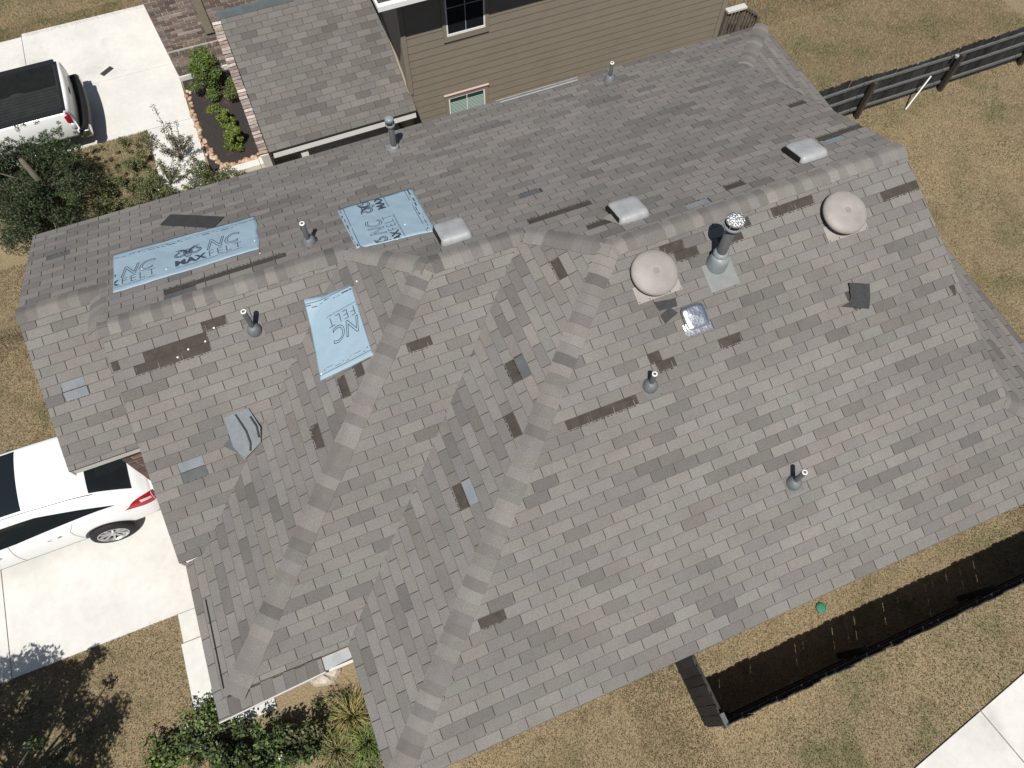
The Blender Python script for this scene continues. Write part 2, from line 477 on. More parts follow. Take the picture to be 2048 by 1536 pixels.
# deck under the shingles, one board sheet per plane
dk = MB()
for nm, (M, polys, *_) in PL.items():
    for q in polys:
        dk.prism([M @ Vector((p[0], p[1], -.003)) for p in q], (0, 0, -.022))
dk.build('roof_deck', m_deck, roof)

# what shows where tabs are gone: torn sealant strip along the bottom, older shingle backs
tear = MB(); frag = MB()
for nm, hs in HO.items():
    M, polys, ph, off, tw, sg = PL[nm]
    for x0, x1, c in hs:
        a, b = (x0, x1) if sg > 0 else (-x1, -x0)
        s0 = (c + off) * EXP
        if (nm, c) in BLUE:
            q = [(a + .004, s0 + .012), (b - .004, s0 + .012), (b - .004, s0 + EXP), (a + .004, s0 + EXP)]
            pat = MB(); pat.prism([M @ Vector((p[0], p[1], .0022)) for p in q], M.to_3x3() @ Vector((0, 0, -.002)))
            pat.build('exposed_headlap', m_greensh if rnd.random() < .6 else m_bluesh, roof)
        u = a + .01
        while u < b - .02:
            l = rnd.uniform(.012, .05)
            hgt = rnd.uniform(.006, .016)
            q = [(u, s0 - .002), (min(u + l, b), s0 - .002), (min(u + l, b) - .003, s0 + hgt), (u + .003, s0 + hgt * .8)]
            tear.prism([M @ Vector((p[0], p[1], .0042)) for p in q], M.to_3x3() @ Vector((0, 0, -.003)))
            u += l + rnd.uniform(.006, .03)
        for k in range(2):                       # pale torn bits left at the ends
            uu = rnd.choice((a + .006, b - .014)); 
            q = [(uu, s0 + .005), (uu + .008, s0 + .004), (uu + .007, s0 + EXP * rnd.uniform(.5, .95)), (uu + .001, s0 + EXP * .6)]
            frag.prism([M @ Vector((p[0], p[1], .004)) for p in q], M.to_3x3() @ Vector((0, 0, -.003)))
tag(tear.build('torn_sealant', m_tar, roof), kind='stuff')
fo = frag.build('torn_fragment', m_sh_obj, roof); fo.color = (.21, .19, .17, 1); fo['kind'] = 'stuff'

# ridge and hip caps, each its own piece
def caps(P0, P1, na, nb, start=0.0, end=None):
    P0 = Vector(P0); P1 = Vector(P1); d = (P1 - P0); Lg = d.length; d.normalize()
    def wing(n):
        n = Vector(n).normalized(); a = n.cross(d).normalized()
        return (a if a.z < 0 or abs(a.z) < 1e-6 else -a), n
    a, na = wing(na); b, nb = wing(nb)
    up = (na + nb).normalized()
    k = start; Lg = end or Lg
    while k < Lg - .03:
        mb = MB(); hw = .150 + rnd.uniform(-.004, .004); sh = rnd.uniform(-.006, .006)
        e = min(EXP + .03, Lg - k + .02)
        V = []
        for (dd, lift) in ((0, .021), (e * .5, .016), (e, .0105)):
            base = P0 + d * (k + dd)
            for (wv, nn, f) in ((a, na, 1.), (a, na, .55), (a, na, .22), (None, up, 0), (b, nb, .22), (b, nb, .55), (b, nb, 1.)):
                p = base + nn * lift * (1 if f < .9 else .72) + (wv * (hw * f + (sh if f == 1 else 0)) if wv else Vector())
                if f == 0: p -= up * .006
                V.append(p)
        n0 = len(V)
        V += [p - up * .010 for p in V]
        Fc = []
        for j in range(2):
            for q in range(6): Fc.append((j * 7 + q, j * 7 + q + 1, (j + 1) * 7 + q + 1, (j + 1) * 7 + q))
        top_n = len(Fc)
        for q in range(6): Fc.append((q, q + n0, q + 1 + n0, q + 1)); Fc.append((14 + q, 15 + q, 15 + q + n0, 14 + q + n0))
        for j in range(2): Fc.append((j * 7, (j + 1) * 7, (j + 1) * 7 + n0, j * 7 + n0)); Fc.append((j * 7 + 6, j * 7 + 6 + n0, (j + 1) * 7 + 6 + n0, (j + 1) * 7 + 6))
        mb.add(V, Fc); mb.m = [0] * top_n + [1] * (len(Fc) - top_n)
        o = mb.build('ridge_cap', [m_sh_obj, m_edge], roof)
        t = tone(); kk = rnd.choice((1.10, 1.06, 1.02, .90)); t = tuple(q * kk for q in t)
        o.color = (*t, 1)
        k += EXP
NF = (0, -SN, CS); NB = (0, SN, CS); NL = (-SN, 0, CS); NRt = (SN, 0, CS)
z3 = lambda p, z: (p[0], p[1], ZE + z)
caps((X1E, Y1 - .2775, ZE - .106), z3(B_, hr(Y1)), NL, NF, .36)
caps((X2, 0, ZE), z3(D_, hr(0)), NL, NF)
caps(z3(A_, hr(Y0)), z3(B_, hr(Y1)), NB, NL, .05)
caps(z3(C_, hr(Y1)), z3(D_, hr(0)), NB, NL, .05)
caps((XE, 0, ZE), (XR, XE - XR, ZE + PT * (XE - XR)), NRt, NF)
caps((XE, YB, ZE), (XR, YB - (XE - XR), ZE + PT * (XE - XR)), NRt, NB)
caps((XL - .01, ym, ZE + hr(YM)), (XS + .05, ym, ZE + hr(YM)), NF, NB)
caps((XS - .03, ym - .12, ZE + hr(YM) + .03), (XS - .03, y0r, ZE + hr(Y0)), NB, NL, 0)
caps((XS - .02, y0r, ZE + hr(Y0)), z3(A_, hr(Y0)), NF, NB)
caps(z3(B_, hr(Y1)), z3(C_, hr(Y1)), NF, NB, .1)
caps((XR + .02, y2r, ZE + hr(0)), z3(D_, hr(0)), NF, NB)

# fascia, rakes, drip edges, soffit
fa = MB()
def eave(a, b, zoff=0, nrm=(0, -1)):
    a = Vector((a[0], a[1], ZE + zoff)); b = Vector((b[0], b[1], ZE + zoff)); nn = Vector((nrm[0], nrm[1], 0))
    for (o0, o1, z0, z1) in ((-.012, -.034, -.15, -.026),):
        P = [a + nn * o0, b + nn * o0, b + nn * o1, a + nn * o1]
        fa.prism([p + Vector((0, 0, z0)) for p in P], (0, 0, z1 - z0))
    P = [a - nn * .006, b - nn * .006, b - nn * .03, a - nn * .03]
    fa.prism([p + Vector((0, 0, -.046)) for p in P], (0, 0, .018))
eave((X2, 0), (XE, 0)); eave((X1, Y1), (X2, Y1)); eave((XS, Y0), (X1E, Y0)); eave((XL, YM), (XS, YM))
eave((XL, YB), (XE, YB), 0, (0, 1)); eave((X2, 0), (X2, Y1), 0, (-1, 0)); eave((X1E, Y1 - .22), (X1E, Y0), -.106, (-1, 0)); eave((XE, 0), (XE, YB), 0, (1, 0))
fa.build('fascia', m_fascia, house)
def rake(p, q, side):
    rk = MB(); p = Vector(p); q = Vector(q); o = Vector((side * .022, 0, 0))
    rk.prism([p + Vector((0, 0, -.17)), q + Vector((0, 0, -.17)), q + Vector((0, 0, -.028)), p + Vector((0, 0, -.028))], o); rk.build('rake_board', m_fascia, house)
rake((XL, YB, ZE), (XL, ym, ZE + hr(YM)), 1); rake((XL, YM, ZE), (XL, ym, ZE + hr(YM)), 1)
rake((XS, Y0, ZE), (XS, y0r, ZE + hr(Y0)), 1); rake((XR, XE - XR, ZE + PT * (XE - XR)), (XR, y2r, ZE + hr(0)), -1)
rake((XR, YB - XE + XR, ZE + PT * (XE - XR)), (XR, y2r, ZE + hr(0)), -1)

so = MB()
for a, b in (((X2 + .05, .03), (XE - .05, .42)), ((XL + .03, YM + .03), (XS, YM + .36)), ((X1 + .05, Y1 + .03), (X2, Y1 + .4)), ((XL + .03, YB - .4), (XE - .05, YB - .03))):
    so.b2((a[0], a[1], ZE - .16), (b[0], b[1], ZE - .15))
so.build('soffit', m_fascia, house)

# walls
wl = MB()
m_hbrick = mat('house_brick_wall', (.16, .10, .085), .9, noise=[(30, .7, 1.2, 3)])
def wbox(a, b, z=ZE - .165): wl.b2((a[0], a[1], 0), (b[0], b[1], z))
wbox((1.38, YM + .40), (XS + .5, YB - .4)); wbox((XS + .45, Y0 + .4), (XE - .4, YB - .41)); wbox((X1 + .32, Y1 + .24), (XE - .41, Y0 + .42)); wbox((X2 + .4, .4), (XE - .42, Y1 + .43))
for (x, Yf, yy) in ((1.38, YM, ym),):
    wl.prism([(x, Yf + .4, ZE - .165), (x, YB - .4, ZE - .165), (x, yy, ZE + hr(Yf) - .04)], (.1, 0, 0))
wl.prism([(XS + .45, YM + .1, ZE - .1), (XS + .45, y0r, ZE + hr(Y0) - .05), (XS + .45, ym - .1, ZE + hr(YM) - .06), (XS + .45, Y0 + .5, ZE - .1)], (.08, 0, 0))
wl.prism([(XR - .16, 1.6, ZE + PT * 1.5), (XR - .16, y2r, ZE + hr(0) - .05), (XR - .16, 8.2, ZE + PT * 1.5)], (.08, 0, 0))
wl.build('wall', m_hbrick, house)
gd = MB(); gd.b2((1.34, 6.3, 0.03), (1.379, 8.9, 2.2))
for k in range(1, 4): gd.b2((1.335, 6.3, .03 + k * .54), (1.341, 8.9, .04 + k * .54))
gd.build('garage_door', m_fascia, house)

# bricks where the wall shows under the eaves
def brickrun(parent, x0, x1, y, z0, z1, bl, bh, limit, stuff, pal, view=True):
    n = 0; r = 0; z = z0
    mo = MB(); mo.b2((x0, y, z0), (x1, y + .05, z1)); mo.build('mortar', m_mortar, parent)
    base = MB(); base.b2((-bl / 2, -.007, -bh / 2), (bl / 2, .02, bh / 2)); me = base.mesh('brick', m_brick)
    while z + bh <= z1:
        x = x0 - (bl / 2 + .005) * (r % 2)
        while x < x1:
            a, b = max(x, x0), min(x + bl, x1)
            if b - a > .03:
                kk = rnd.uniform(.7, 1.25); c = [q * kk for q in rnd.choice(pal)]
                stuff.append((a, b, y, z + bh / 2, c, me, abs((b - a) - bl) < 1e-6, bl, bh))
            x += bl + .014
        z += bh + .014; r += 1
def putbricks(parent, lst, limit):
    far = MB()
    for i, (a, b, y, z, c, me, fl, bl, bh) in enumerate(lst):
        if i < limit:
            o = bpy.data.objects.new('brick', me); COL.objects.link(o)
            par(o, parent)
            o.location = ((a + b) / 2, y + rnd.uniform(-.004, .003), z)
            o.scale = ((b - a) / bl, 1, 1); o.rotation_euler = (rnd.uniform(-.02, .02), rnd.uniform(-.012, .012), 0)
            o.color = (*c, 1)
        else: far.b2((a, y - .007, z - bh / 2), (b, y + .02, z + bh / 2), None, 0, c)
    if far.v: tag(far.build('brick', m_brick_a, parent), kind='stuff')
PALH = [(.13, .085, .07), (.11, .075, .07), (.16, .10, .075), (.10, .07, .065)]
hb = []
brickrun(house, 1.38, 2.62, YM + .385, .9, 2.72, .245, .066, 0, hb, PALH)
brickrun(house, 2.83, X2 + .3, Y1 + .215, .10, 2.3, .245, .066, 0, hb, PALH)
putbricks(house, hb, 240)
m = MB(); m.b2((3.2, Y1 + .16, .42), (4.25, Y1 + .20, .49)); m.build('window_sill', m_concrete, house)

# little low porch roof tucked under the front eave
pr = MB()
PM = frame((X1E, 0, ZE - .106), (0, -1, 0), (1, 0, .05))
Mi = PM
porch = [ccw([(-1.76, 0), (-1.50, 0), (-1.56, 1.36), (-1.735, 1.36)])]
pr.prism([Mi @ Vector((p[0], p[1], -.004)) for p in porch[0]], (0, 0, -.02)); pr.build('porch_roof', m_deck, house)
ps = MB()
c = 0
while c * EXP < 1.36:
    s0 = c * EXP; u0 = -1.9 + (.5 if c % 2 else .12) * TW
    for k in range(3):
        q = clip([(u0 + k * TW + .004, s0), (u0 + (k + 1) * TW - .004, s0), (u0 + (k + 1) * TW - .004, s0 + EXP + .015), (u0 + k * TW + .004, s0 + EXP + .015)], porch[0])
        if len(q) >= 3:
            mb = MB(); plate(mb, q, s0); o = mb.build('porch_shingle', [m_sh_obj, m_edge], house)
            o.matrix_parent_inverse = Matrix.Translation(-WL[house]); o.matrix_basis = PM; o.color = (*tone(), 1)
    c += 1
pe = MB()
pe.prism([PM @ Vector(p) for p in ((-1.50, -.005, -.03), (-1.56, 1.37, -.03), (-1.545, 1.37, -.03), (-1.485, -.005, -.03))], (0, 0, .034))
pe.prism([PM @ Vector(p) for p in ((-1.52, .05, -.16), (-1.56, 1.36, -.16), (-1.58, 1.36, -.16), (-1.54, .05, -.16))], (0, 0, .13))
pe.build('porch_drip_edge', m_fascia, house)
fl = MB()
fl.prism([(3.40, 1.735, ZE - .07), (3.92, 1.735, ZE - .07), (3.935, 1.60, ZE - .075), (3.50, 1.56, ZE - .075)], (0, 0, .012))
fl.build('eave_flashing', m_galv, house)
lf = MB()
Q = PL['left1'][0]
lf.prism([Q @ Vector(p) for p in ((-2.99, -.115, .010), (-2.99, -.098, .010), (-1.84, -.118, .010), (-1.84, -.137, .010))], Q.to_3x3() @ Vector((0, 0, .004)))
lf.build('lifted_gap_shade', m_black, house)  # black strip laid in for the shade in the gap under lifted shingles
de = MB()
de.prism([(9.19, YB - .115, ZE + .052), (10.76, YB - .115, ZE + .052), (10.74, YB - .085, ZE + .05), (9.21, YB - .085, ZE + .05)], (0, 0, .006))
de.prism([(9.15, YB - .02, ZE + .02), (10.8, YB - .02, ZE + .02), (10.8, YB + .012, ZE + .01), (9.15, YB + .012, ZE + .01)], (0, 0, .008))
de.prism([(XE - .36, 3.9, ZE + .155), (XE - .36, 4.35, ZE + .155), (XE - .335, 4.35, ZE + .15), (XE - .335, 3.9, ZE + .15)], (0, 0, .006))
de.build('drip_edge', m_galv, house)

# ---------------------------------------------------------------- things standing on the roof
def on(plane, x, s, h=0):
    M, _, _, _, _, sg = PL[plane]
    return M @ Vector((x * sg, s, h))
def PF(plane, x, s):
    """frame on a roof plane: x along the eave, y up the slope, z out of the roof"""
    M, _, _, _, _, sg = PL[plane]
    p = M @ Vector((x * sg, s, 0))
    R = M.to_3x3().to_4x4(); R.translation = p
    return R
def plumb_vent(plane, x, s, h, r, label, squat=False):
    M = PF(plane, x, s); p = M.translation.copy()
    t = thing('plumbing_vent', label, 'vent pipe', p, 'plumbing vents on the shingle roof')
    m = MB(); m.box((0, -.01, .008), (.24, .25, .005), M)
    o = m.build('base_flashing', m_sh_obj, t); o.color = (.15, .145, .14, 1)
    m = MB()
    Mv = Matrix.Translation(p)
    prof = [(.105, -.02), (.098, .05), (.08, .10), (.055, .125), (r + .006, .135)]
    Mt = M.copy().to_3x3().lerp if False else None
    R = Matrix.Translation(p) @ M.to_3x3().to_4x4().to_quaternion().slerp(Matrix.Identity(3).to_quaternion(), .35).to_matrix().to_4x4()
    m.lathe(prof, R, 20); m.build('boot', m_boot, t, True)
    m = MB(); m.lathe([(r, 0), (r, h - .004), (r - .004, h)], Mv, 18); m.build('pipe', m_pipe, t, True)
    m = MB()
    m.lathe([(r + .001, h - .012), (r + .001, h + .002), (r * .62, h + .004), (r * .55, h - .01), (r * .5, h - .012)], Mv, 18)
    m.build('rim', m_white, t, True)
e = EXP
plumb_vent('front0', 4.07, 2.64, .50, .036, 'tall grey vent pipe below the small felt patch and right of the torn off strip')
plumb_vent('back', 5.17, 2.86, .46, .036, 'grey vent pipe standing between the wide and the square blue felt patches')
plumb_vent('back', 11.21, .50, .40, .034, 'thin grey vent pipe at the far eave in front of the tan siding')
plumb_vent('front', 8.66, 3.34, .36, .034, 'short grey vent pipe beside a torn tab above the row of three missing tabs')
plumb_vent('front', 10.02, 1.48, .44, .034, 'lone grey vent pipe low on the wide undamaged front slope')

# two flues
def flue(plane, x, s, h, r, rc, hc, label, name, big):
    M = PF(plane, x, s); p = M.translation.copy(); Mv = Matrix.Translation(p)
    t = thing(name, label, 'flue', p)
    k = 1.75 if big else 1.0
    m = MB(); m.box((.0, -.09 * k, .009), (.25 * k, .22 * k, .006), M); m.build('base_flashing', m_flash2 if big else m_flue, t)
    m = MB(); R = Matrix.Translation(p) @ M.to_3x3().to_4x4().to_quaternion().slerp(Matrix.Identity(3).to_quaternion(), .6).to_matrix().to_4x4()
    if big: m.lathe([(.15, -.06), (.142, .06), (.125, .17), (.098, .23)], R, 28)
    else: m.lathe([(.10, -.03), (.092, .02), (.07, .04)], R, 24)
    m.build('cone', m_flue, t, True)
    m = MB(); z = .24 if big else .05
    m.lathe([(r + .03, z - .01), (r + .035, z + .012), (r + .012, z + .045), (r, z + .05)], Mv, 24); m.build('storm_collar', m_flue, t, True)
    m = MB(); m.lathe([(r, 0), (r, h)], Mv, 24); m.build('pipe', m_pipe, t, True)
    m = MB()
    m.lathe([(r + .003, h - hc - .075), (rc * .98, h - hc - .035), (rc * 1.03, h - hc - .02), (rc * 1.03, h - hc + .015), (rc * .97, h - hc + .016), (rc * .95, h - hc - .01)], Mv, 32)
    m.build('cap_skirt', m_flue, t, True)
    m = MB(); m.lathe([(r + .02, h - hc - .04), (r + .022, h - .05)], Mv, 24); m.build('cap_screen', m_black, t, True)
    m = MB()
    for a in range(4):
        aa = a * math.pi / 2 + .5
        c = Vector((math.cos(aa) * (rc * .9), math.sin(aa) * (rc * .9), 0))
        m.tube([p + c + Vector((0, 0, h - hc - .01)), p + c + Vector((0, 0, h - .04))], .006, 6)
    tag(m.build('cap_strap', m_flue, t), kind='stuff')
    m = MB(); m.lathe([(rc * .9, h - .06), (rc * .97, h - .052), (rc * .98, h - .02), (rc * .9, h - .004), (rc * .5, h + .010), (.01, h + .014)], Mv, 32)
    m.build('cap_top', m_crink if big else m_flue, t, True)
flue('front', 10.157, 4.56, .96, .068, .118, .12, 'tall grey furnace flue with bright crinkled metal cap between the two round domes', 'chimney_flue', True)
flue('back', 7.03, .69, .70, .05, .078, .13, 'slim grey flue with drum shaped cap at the far eave', 'chimney_flue', False)

# low square slant vents
def sq_rings(half, zs, n=32, pw=5):
    rings = []
    for hx, hy, z in zs:
        ring = []
        for k in range(n):
            a = 2 * math.pi * k / n; c, s_ = math.cos(a), math.sin(a)
            q = (abs(c) ** pw + abs(s_) ** pw) ** (-1 / pw)
            ring.append((c * q * hx, s_ * q * hy, z))
        rings.append(ring)
    return rings
def loft(m, rings, M, cap=True, mi=0):
    n = len(rings[0]); V = [M @ Vector(p) for r in rings for p in r]
    Fc = [(i * n + k, i * n + (k + 1) % n, (i + 1) * n + (k + 1) % n, (i + 1) * n + k) for i in range(len(rings) - 1) for k in range(n)]
    if cap: Fc.append(tuple((len(rings) - 1) * n + k for k in range(n)))
    m.add(V, Fc, mi)
def box_vent(x, s, label, extra=0):
    M = PF('back', x, s); p = M.translation.copy()
    t = thing('roof_vent', label, 'roof vent', p, 'square slant vents along the ridge')
    m = MB(); m.box((0, 0, .01), (.47, .46, .005), M); o = m.build('base_flashing', m_sh_obj, t); o.color = (.17, .16, .15, 1)
    m = MB(); loft(m, sq_rings(0, [(.17, .17, .01), (.17, .17, .055)]), M); m.build('throat', m_black, t)
    R = M @ Matrix.Rotation(rnd.uniform(-.03, .03), 4, 'Z') @ Matrix.Rotation(-.05, 4, 'X')
    m = MB(); loft(m, sq_rings(0, [(.236, .246, .02), (.240, .250, .026), (.214, .224, .098), (.206, .214, .108), (.16, .165, .119), (.08, .08, .127), (.03, .03, .124), (.01, .01, .124)], 48, 9), R)
    m.build('hood', m_galv, t, True)
    m = MB()
    for sx in (-1, 1):
        m = MB(); m.b2((sx * .19, -.25, .012), (sx * .22, -.21, .05), M); m.build('foot', m_black, t)
    m = MB()
    m.prism([R @ Vector(p) for p in ((.2425, -.20, .026), (.2425, .20, .026), (.2185, .19, .094), (.2185, -.19, .094))], R.to_3x3() @ Vector((.003, 0, .001)))
    m.build('louvre', m_black, t)
box_vent(7.10, 3.80, 'square metal roof vent touching the corner of the square felt patch')
box_vent(9.42, 4.65, 'square metal roof vent with a shingle curled up against it')
box_vent(12.32, 4.63, 'square metal roof vent farthest along the ridge near the right gable')

# round dome vents
def dome(x, s, label, spot):
    M = PF('front', x, s); p = M.translation.copy()
    t = thing('dome_vent', label, 'dome vent', p, 'round beige dome vents')
    m = MB(); m.box((0, -.19, .010), (.65, .23, .005), M)
    m.build('base_flashing', m_beige, t)
    m = MB()
    for k in range(5): m.lathe([(.009, .012), (.008, .017)], M @ Matrix.Translation((-.3 + k * .15, -.285, .0)), 8)
    m.build('screw', m_tar, t)
    R = Matrix.Translation(p) @ M.to_3x3().to_4x4().to_quaternion().slerp(Matrix.Identity(3).to_quaternion(), .25).to_matrix().to_4x4()
    m = MB(); m.lathe([(.235, -.03), (.235, .10)], R, 40); m.build('throat', m_black, t, True)
    m = MB()
    prof = [(.285, .100), (.312, .092), (.318, .10), (.318, .122), (.312, .140), (.290, .160), (.24, .180), (.17, .193), (.09, .199), (.045, .2005), (.035, .197), (.01, .196)]
    V = []
    m.lathe(prof, R, 48)
    o = m.build('dome', [m_beige, m_dirt], t, True)
    for pl in o.data.polygons:
        if (pl.center - (R @ Vector((.012, .01, .198)))).length < .05: pl.material_index = 1
m_dirt = mat('beige_dirt', (.24,.21,.2), .8, noise=[(30, .85, 1.1, 3)])
dome(9.245, 4.70, 'round beige dome vent in front of the two black loose scraps', 0)
dome(12.16, 4.62, 'round beige dome vent nearest the right gable end', 0)

# shiny square vent
M = PF('front', 9.575, 3.99); p = M.translation.copy()
t = thing('roof_vent', 'shiny mirror like square vent cap right of the black loose scraps', 'roof vent', p)
m = MB(); m.box((0, -.135, .010), (.39, .16, .005), M); m.build('base_flashing', m_chrome, t)
m = MB(); loft(m, sq_rings(0, [(.13, .13, .01), (.13, .13, .05)]), M); m.build('throat', m_black, t)
m = MB(); loft(m, sq_rings(0, [(.155, .155, .04), (.165, .165, .045), (.165, .165, .075), (.150, .150, .09), (.12, .12, .094), (.06, .06, .098), (.01, .01, .098)], 40, 6), M)
m.build('hood', m_chrome, t, True)

# loose and curled shingles
def scrap(name, label, cat, plane, pts, h, curl, mats, group=None, sub=None, thick=.005):
    """pts: outline in (x, s); h: lift; curl: extra lift as a function of the outline's own 0..1 coordinates"""
    M, _, _, _, _, sg = PL[plane]
    bm = bmesh.new()
    vs_ = [bm.verts.new((p[0], p[1], 0)) for p in pts]
    f = bm.faces.new(vs_)
    bmesh.ops.triangulate(bm, faces=[f])
    bmesh.ops.subdivide_edges(bm, edges=bm.edges[:], cuts=5, use_grid_fill=True)
    xs_ = [v.co.x for v in bm.verts]; ss_ = [v.co.y for v in bm.verts]
    x0, x1, a0, a1 = min(xs_), max(xs_), min(ss_), max(ss_)
    for v in bm.verts:
        v.co.z = h + curl((v.co.x - x0) / (x1 - x0), (v.co.y - a0) / (a1 - a0)) + .003 * math.sin(v.co.x * 40) * math.sin(v.co.y * 33)
        v.co = M @ Vector((v.co.x * sg, v.co.y, v.co.z))
    bmesh.ops.recalc_face_normals(bm, faces=bm.faces[:])
    ret = bmesh.ops.solidify(bm, geom=bm.faces[:], thickness=thick)
    me = bpy.data.meshes.new(name); bm.to_mesh(me); bm.free()
    me.materials.append(mats)
    o = link(name, me)
    return tag(o, label, cat, group)
GL = 'shingles blown loose on the roof'
scrap('loose_shingle', 'dark two tab shingle lying upside down above the wide felt patch', 'loose shingle', 'back',
      [(3.217, 4.92 * e), (4.04, 9.23 * e), (3.848, 10.95 * e), (3.044, 6.68 * e)], .016, lambda u, v: .02 * u * (1 - v), m_oldsh, GL)
o = scrap('loose_shingle', 'large curled blue grey shingle slab with two black tar stripes', 'loose shingle', 'front0',
      [(3.311, 11.31 * e), (3.648, 11.46 * e), (3.72, 9.3 * e), (3.664, 7.93 * e), (3.389, 6.93 * e), (3.30, 8.4 * e)], .03, lambda u, v: .06 * (1 - v) * (.3 + u), m_bluesh, GL)
M = PL['front0'][0]
def stripe(o, pts, wdt, h):
    m = MB()
    for (a, b) in zip(pts[:-1], pts[1:]):
        d = Vector((b[0] - a[0], b[1] - a[1], 0)).normalized(); nn = Vector((-d.y, d.x, 0)) * wdt / 2
        A = Vector((a[0], a[1], a[2])); Bv = Vector((b[0], b[1], b[2]))
        m.prism([M @ q for q in (A - nn, Bv - nn, Bv + nn, A + nn)], M.to_3x3() @ Vector((0, 0, .003)))
    m.build('tar_stripe', m_tar, o)
stripe(o, [(3.465, 11.25 * e, .044), (3.53, 9.4 * e, .072), (3.535, 8.2 * e, .087), (3.50, 7.5 * e, .094)], .022, 0)
stripe(o, [(3.64, 10.6 * e, .058), (3.68, 9.5 * e, .083), (3.665, 8.4 * e, .098)], .022, 0)
scrap('loose_shingle', 'grey green shingle end sticking out under the striped slab', 'loose shingle', 'front0',
      [(3.31, 9.4 * e), (3.42, 9.2 * e), (3.46, 7.2 * e), (3.37, 7.4 * e), (3.179, 8.84 * e)], .013, lambda u, v: .006, m_greensh, GL)
scrap('loose_shingle', 'black folded scrap of shingle lying alone on the right front slope', 'loose shingle', 'front',
      [(11.862, 25.75 * e), (12.158, 24.95 * e), (12.09, 23.6 * e), (11.82, 24.4 * e)], .018, lambda u, v: .035 * v, m_oldsh, GL)
scrap('loose_shingle', 'lower black triangle shaped scrap beside the folded one', 'loose shingle', 'front',
      [(11.83, 24.45 * e), (12.10, 23.75 * e), (12.02, 22.73 * e), (11.628, 23.87 * e), (11.778, 23.97 * e)], .011, lambda u, v: .008, m_oldsh, GL)
scrap('loose_shingle', 'upper flat black scrap under the left beige dome', 'loose shingle', 'front',
      [(9.128, 30.29 * e), (9.43, 29.97 * e), (9.415, 29.21 * e), (9.156, 29.38 * e)], .014, lambda u, v: .008 * u, m_oldsh, GL)
scrap('loose_shingle', 'turned black scrap against the left side of the shiny vent', 'loose shingle', 'front',
      [(9.144, 28.92 * e), (9.305, 29.37 * e), (9.388, 28.63 * e), (9.168, 28.07 * e)], .014, lambda u, v: .01 * u, m_oldsh, GL)
o = scrap('loose_shingle', 'pale shingle piece curled up beside the middle square vent', 'loose shingle', 'back',
      [(9.05, 32.1 * e), (9.16, 31.9 * e), (9.40, 33.3 * e), (9.36, 34.2 * e), (9.20, 34.3 * e)], .014, lambda u, v: .07 * u * (1 - v), m_sh_obj, GL)
o.color = (.21, .195, .18, 1)
M = None
sc_ = MB(); Ms2 = Matrix.Translation((1.49, 19.18, -1.462)) @ Matrix.Rotation(.62, 4, 'Z')
sc_.box((0, 0, 0), (.36, .15, .006), Ms2)
for k in range(3): sc_.box((-.12 + .1 * k, 0, .004), (.012, .13, .003), Ms2)
tag(sc_.build('loose_shingle', m_oldsh), 'small grey shingle piece lying on the pale driveway', 'loose shingle', GL)

# ---------------------------------------------------------------- blue felt patches with their print
def bilerp(Q, u, v):
    return [(Q[0][i] * (1 - u) * (1 - v) + Q[1][i] * u * (1 - v) + Q[2][i] * u * v + Q[3][i] * (1 - u) * v) for i in (0, 1)]
def inside_planes(me_bm, poly):
    """cut a flat bmesh by a convex polygon given in (x, y)"""
    poly = ccw(poly)
    for i in range(len(poly)):
        a = Vector((*poly[i], 0)); b = Vector((*poly[(i + 1) % len(poly)], 0)); d = b - a
        nn = Vector((d.y, -d.x, 0))
        geom = me_bm.verts[:] + me_bm.edges[:] + me_bm.faces[:]
        bmesh.ops.bisect_plane(me_bm, geom=geom, plane_co=a, plane_no=nn, clear_outer=True)
def text_mesh(txt, size, shear=0.0, outline=0.0, bold=0.0, xs=1.0, sp=1.0):
    cu = bpy.data.curves.new('lettering', 'FONT')
    cu.body = txt; cu.size = size; cu.shear = shear; cu.space_character = sp
    if outline:
        cu.fill_mode = 'NONE'; cu.bevel_depth = outline; cu.bevel_resolution = 0
    else:
        cu.offset = bold
    cu.resolution_u = 6
    ob = bpy.data.objects.new('lettering', cu)
    me = bpy.data.meshes.new_from_object(ob)
    bpy.data.objects.remove(ob); bpy.data.curves.remove(cu)
    for v in me.vertices: v.co.x *= xs
    return me
def fit_me(me, x0, x1, y0, y1):
    a = np.array([v.co[:] for v in me.vertices]); lo = a.min(0); hi = a.max(0)
    for v in me.vertices:
        v.co.x = x0 + (v.co.x - lo[0]) / (hi[0] - lo[0]) * (x1 - x0); v.co.y = y0 + (v.co.y - lo[1]) / (hi[1] - lo[1]) * (y1 - y0)
    return me
def ribbon(bm, pts, wd):
    for a, b in zip(pts[:-1], pts[1:]):
        a = Vector((*a, 0)); b = Vector((*b, 0)); d = (b - a)
        if d.length < 1e-6: continue
        nn = Vector((-d.y, d.x, 0)).normalized() * wd / 2; ex = d.normalized() * wd * .3
        bm.faces.new([bm.verts.new(q) for q in (a - nn - ex, b - nn + ex, b + nn + ex, a + nn - ex)])
def add_me(bm, me, T):
    k = len(bm.verts); bm.from_mesh(me); bm.verts.ensure_lookup_table()
    for v in bm.verts[k:]: v.co = T @ v.co
    bpy.data.meshes.remove(me)
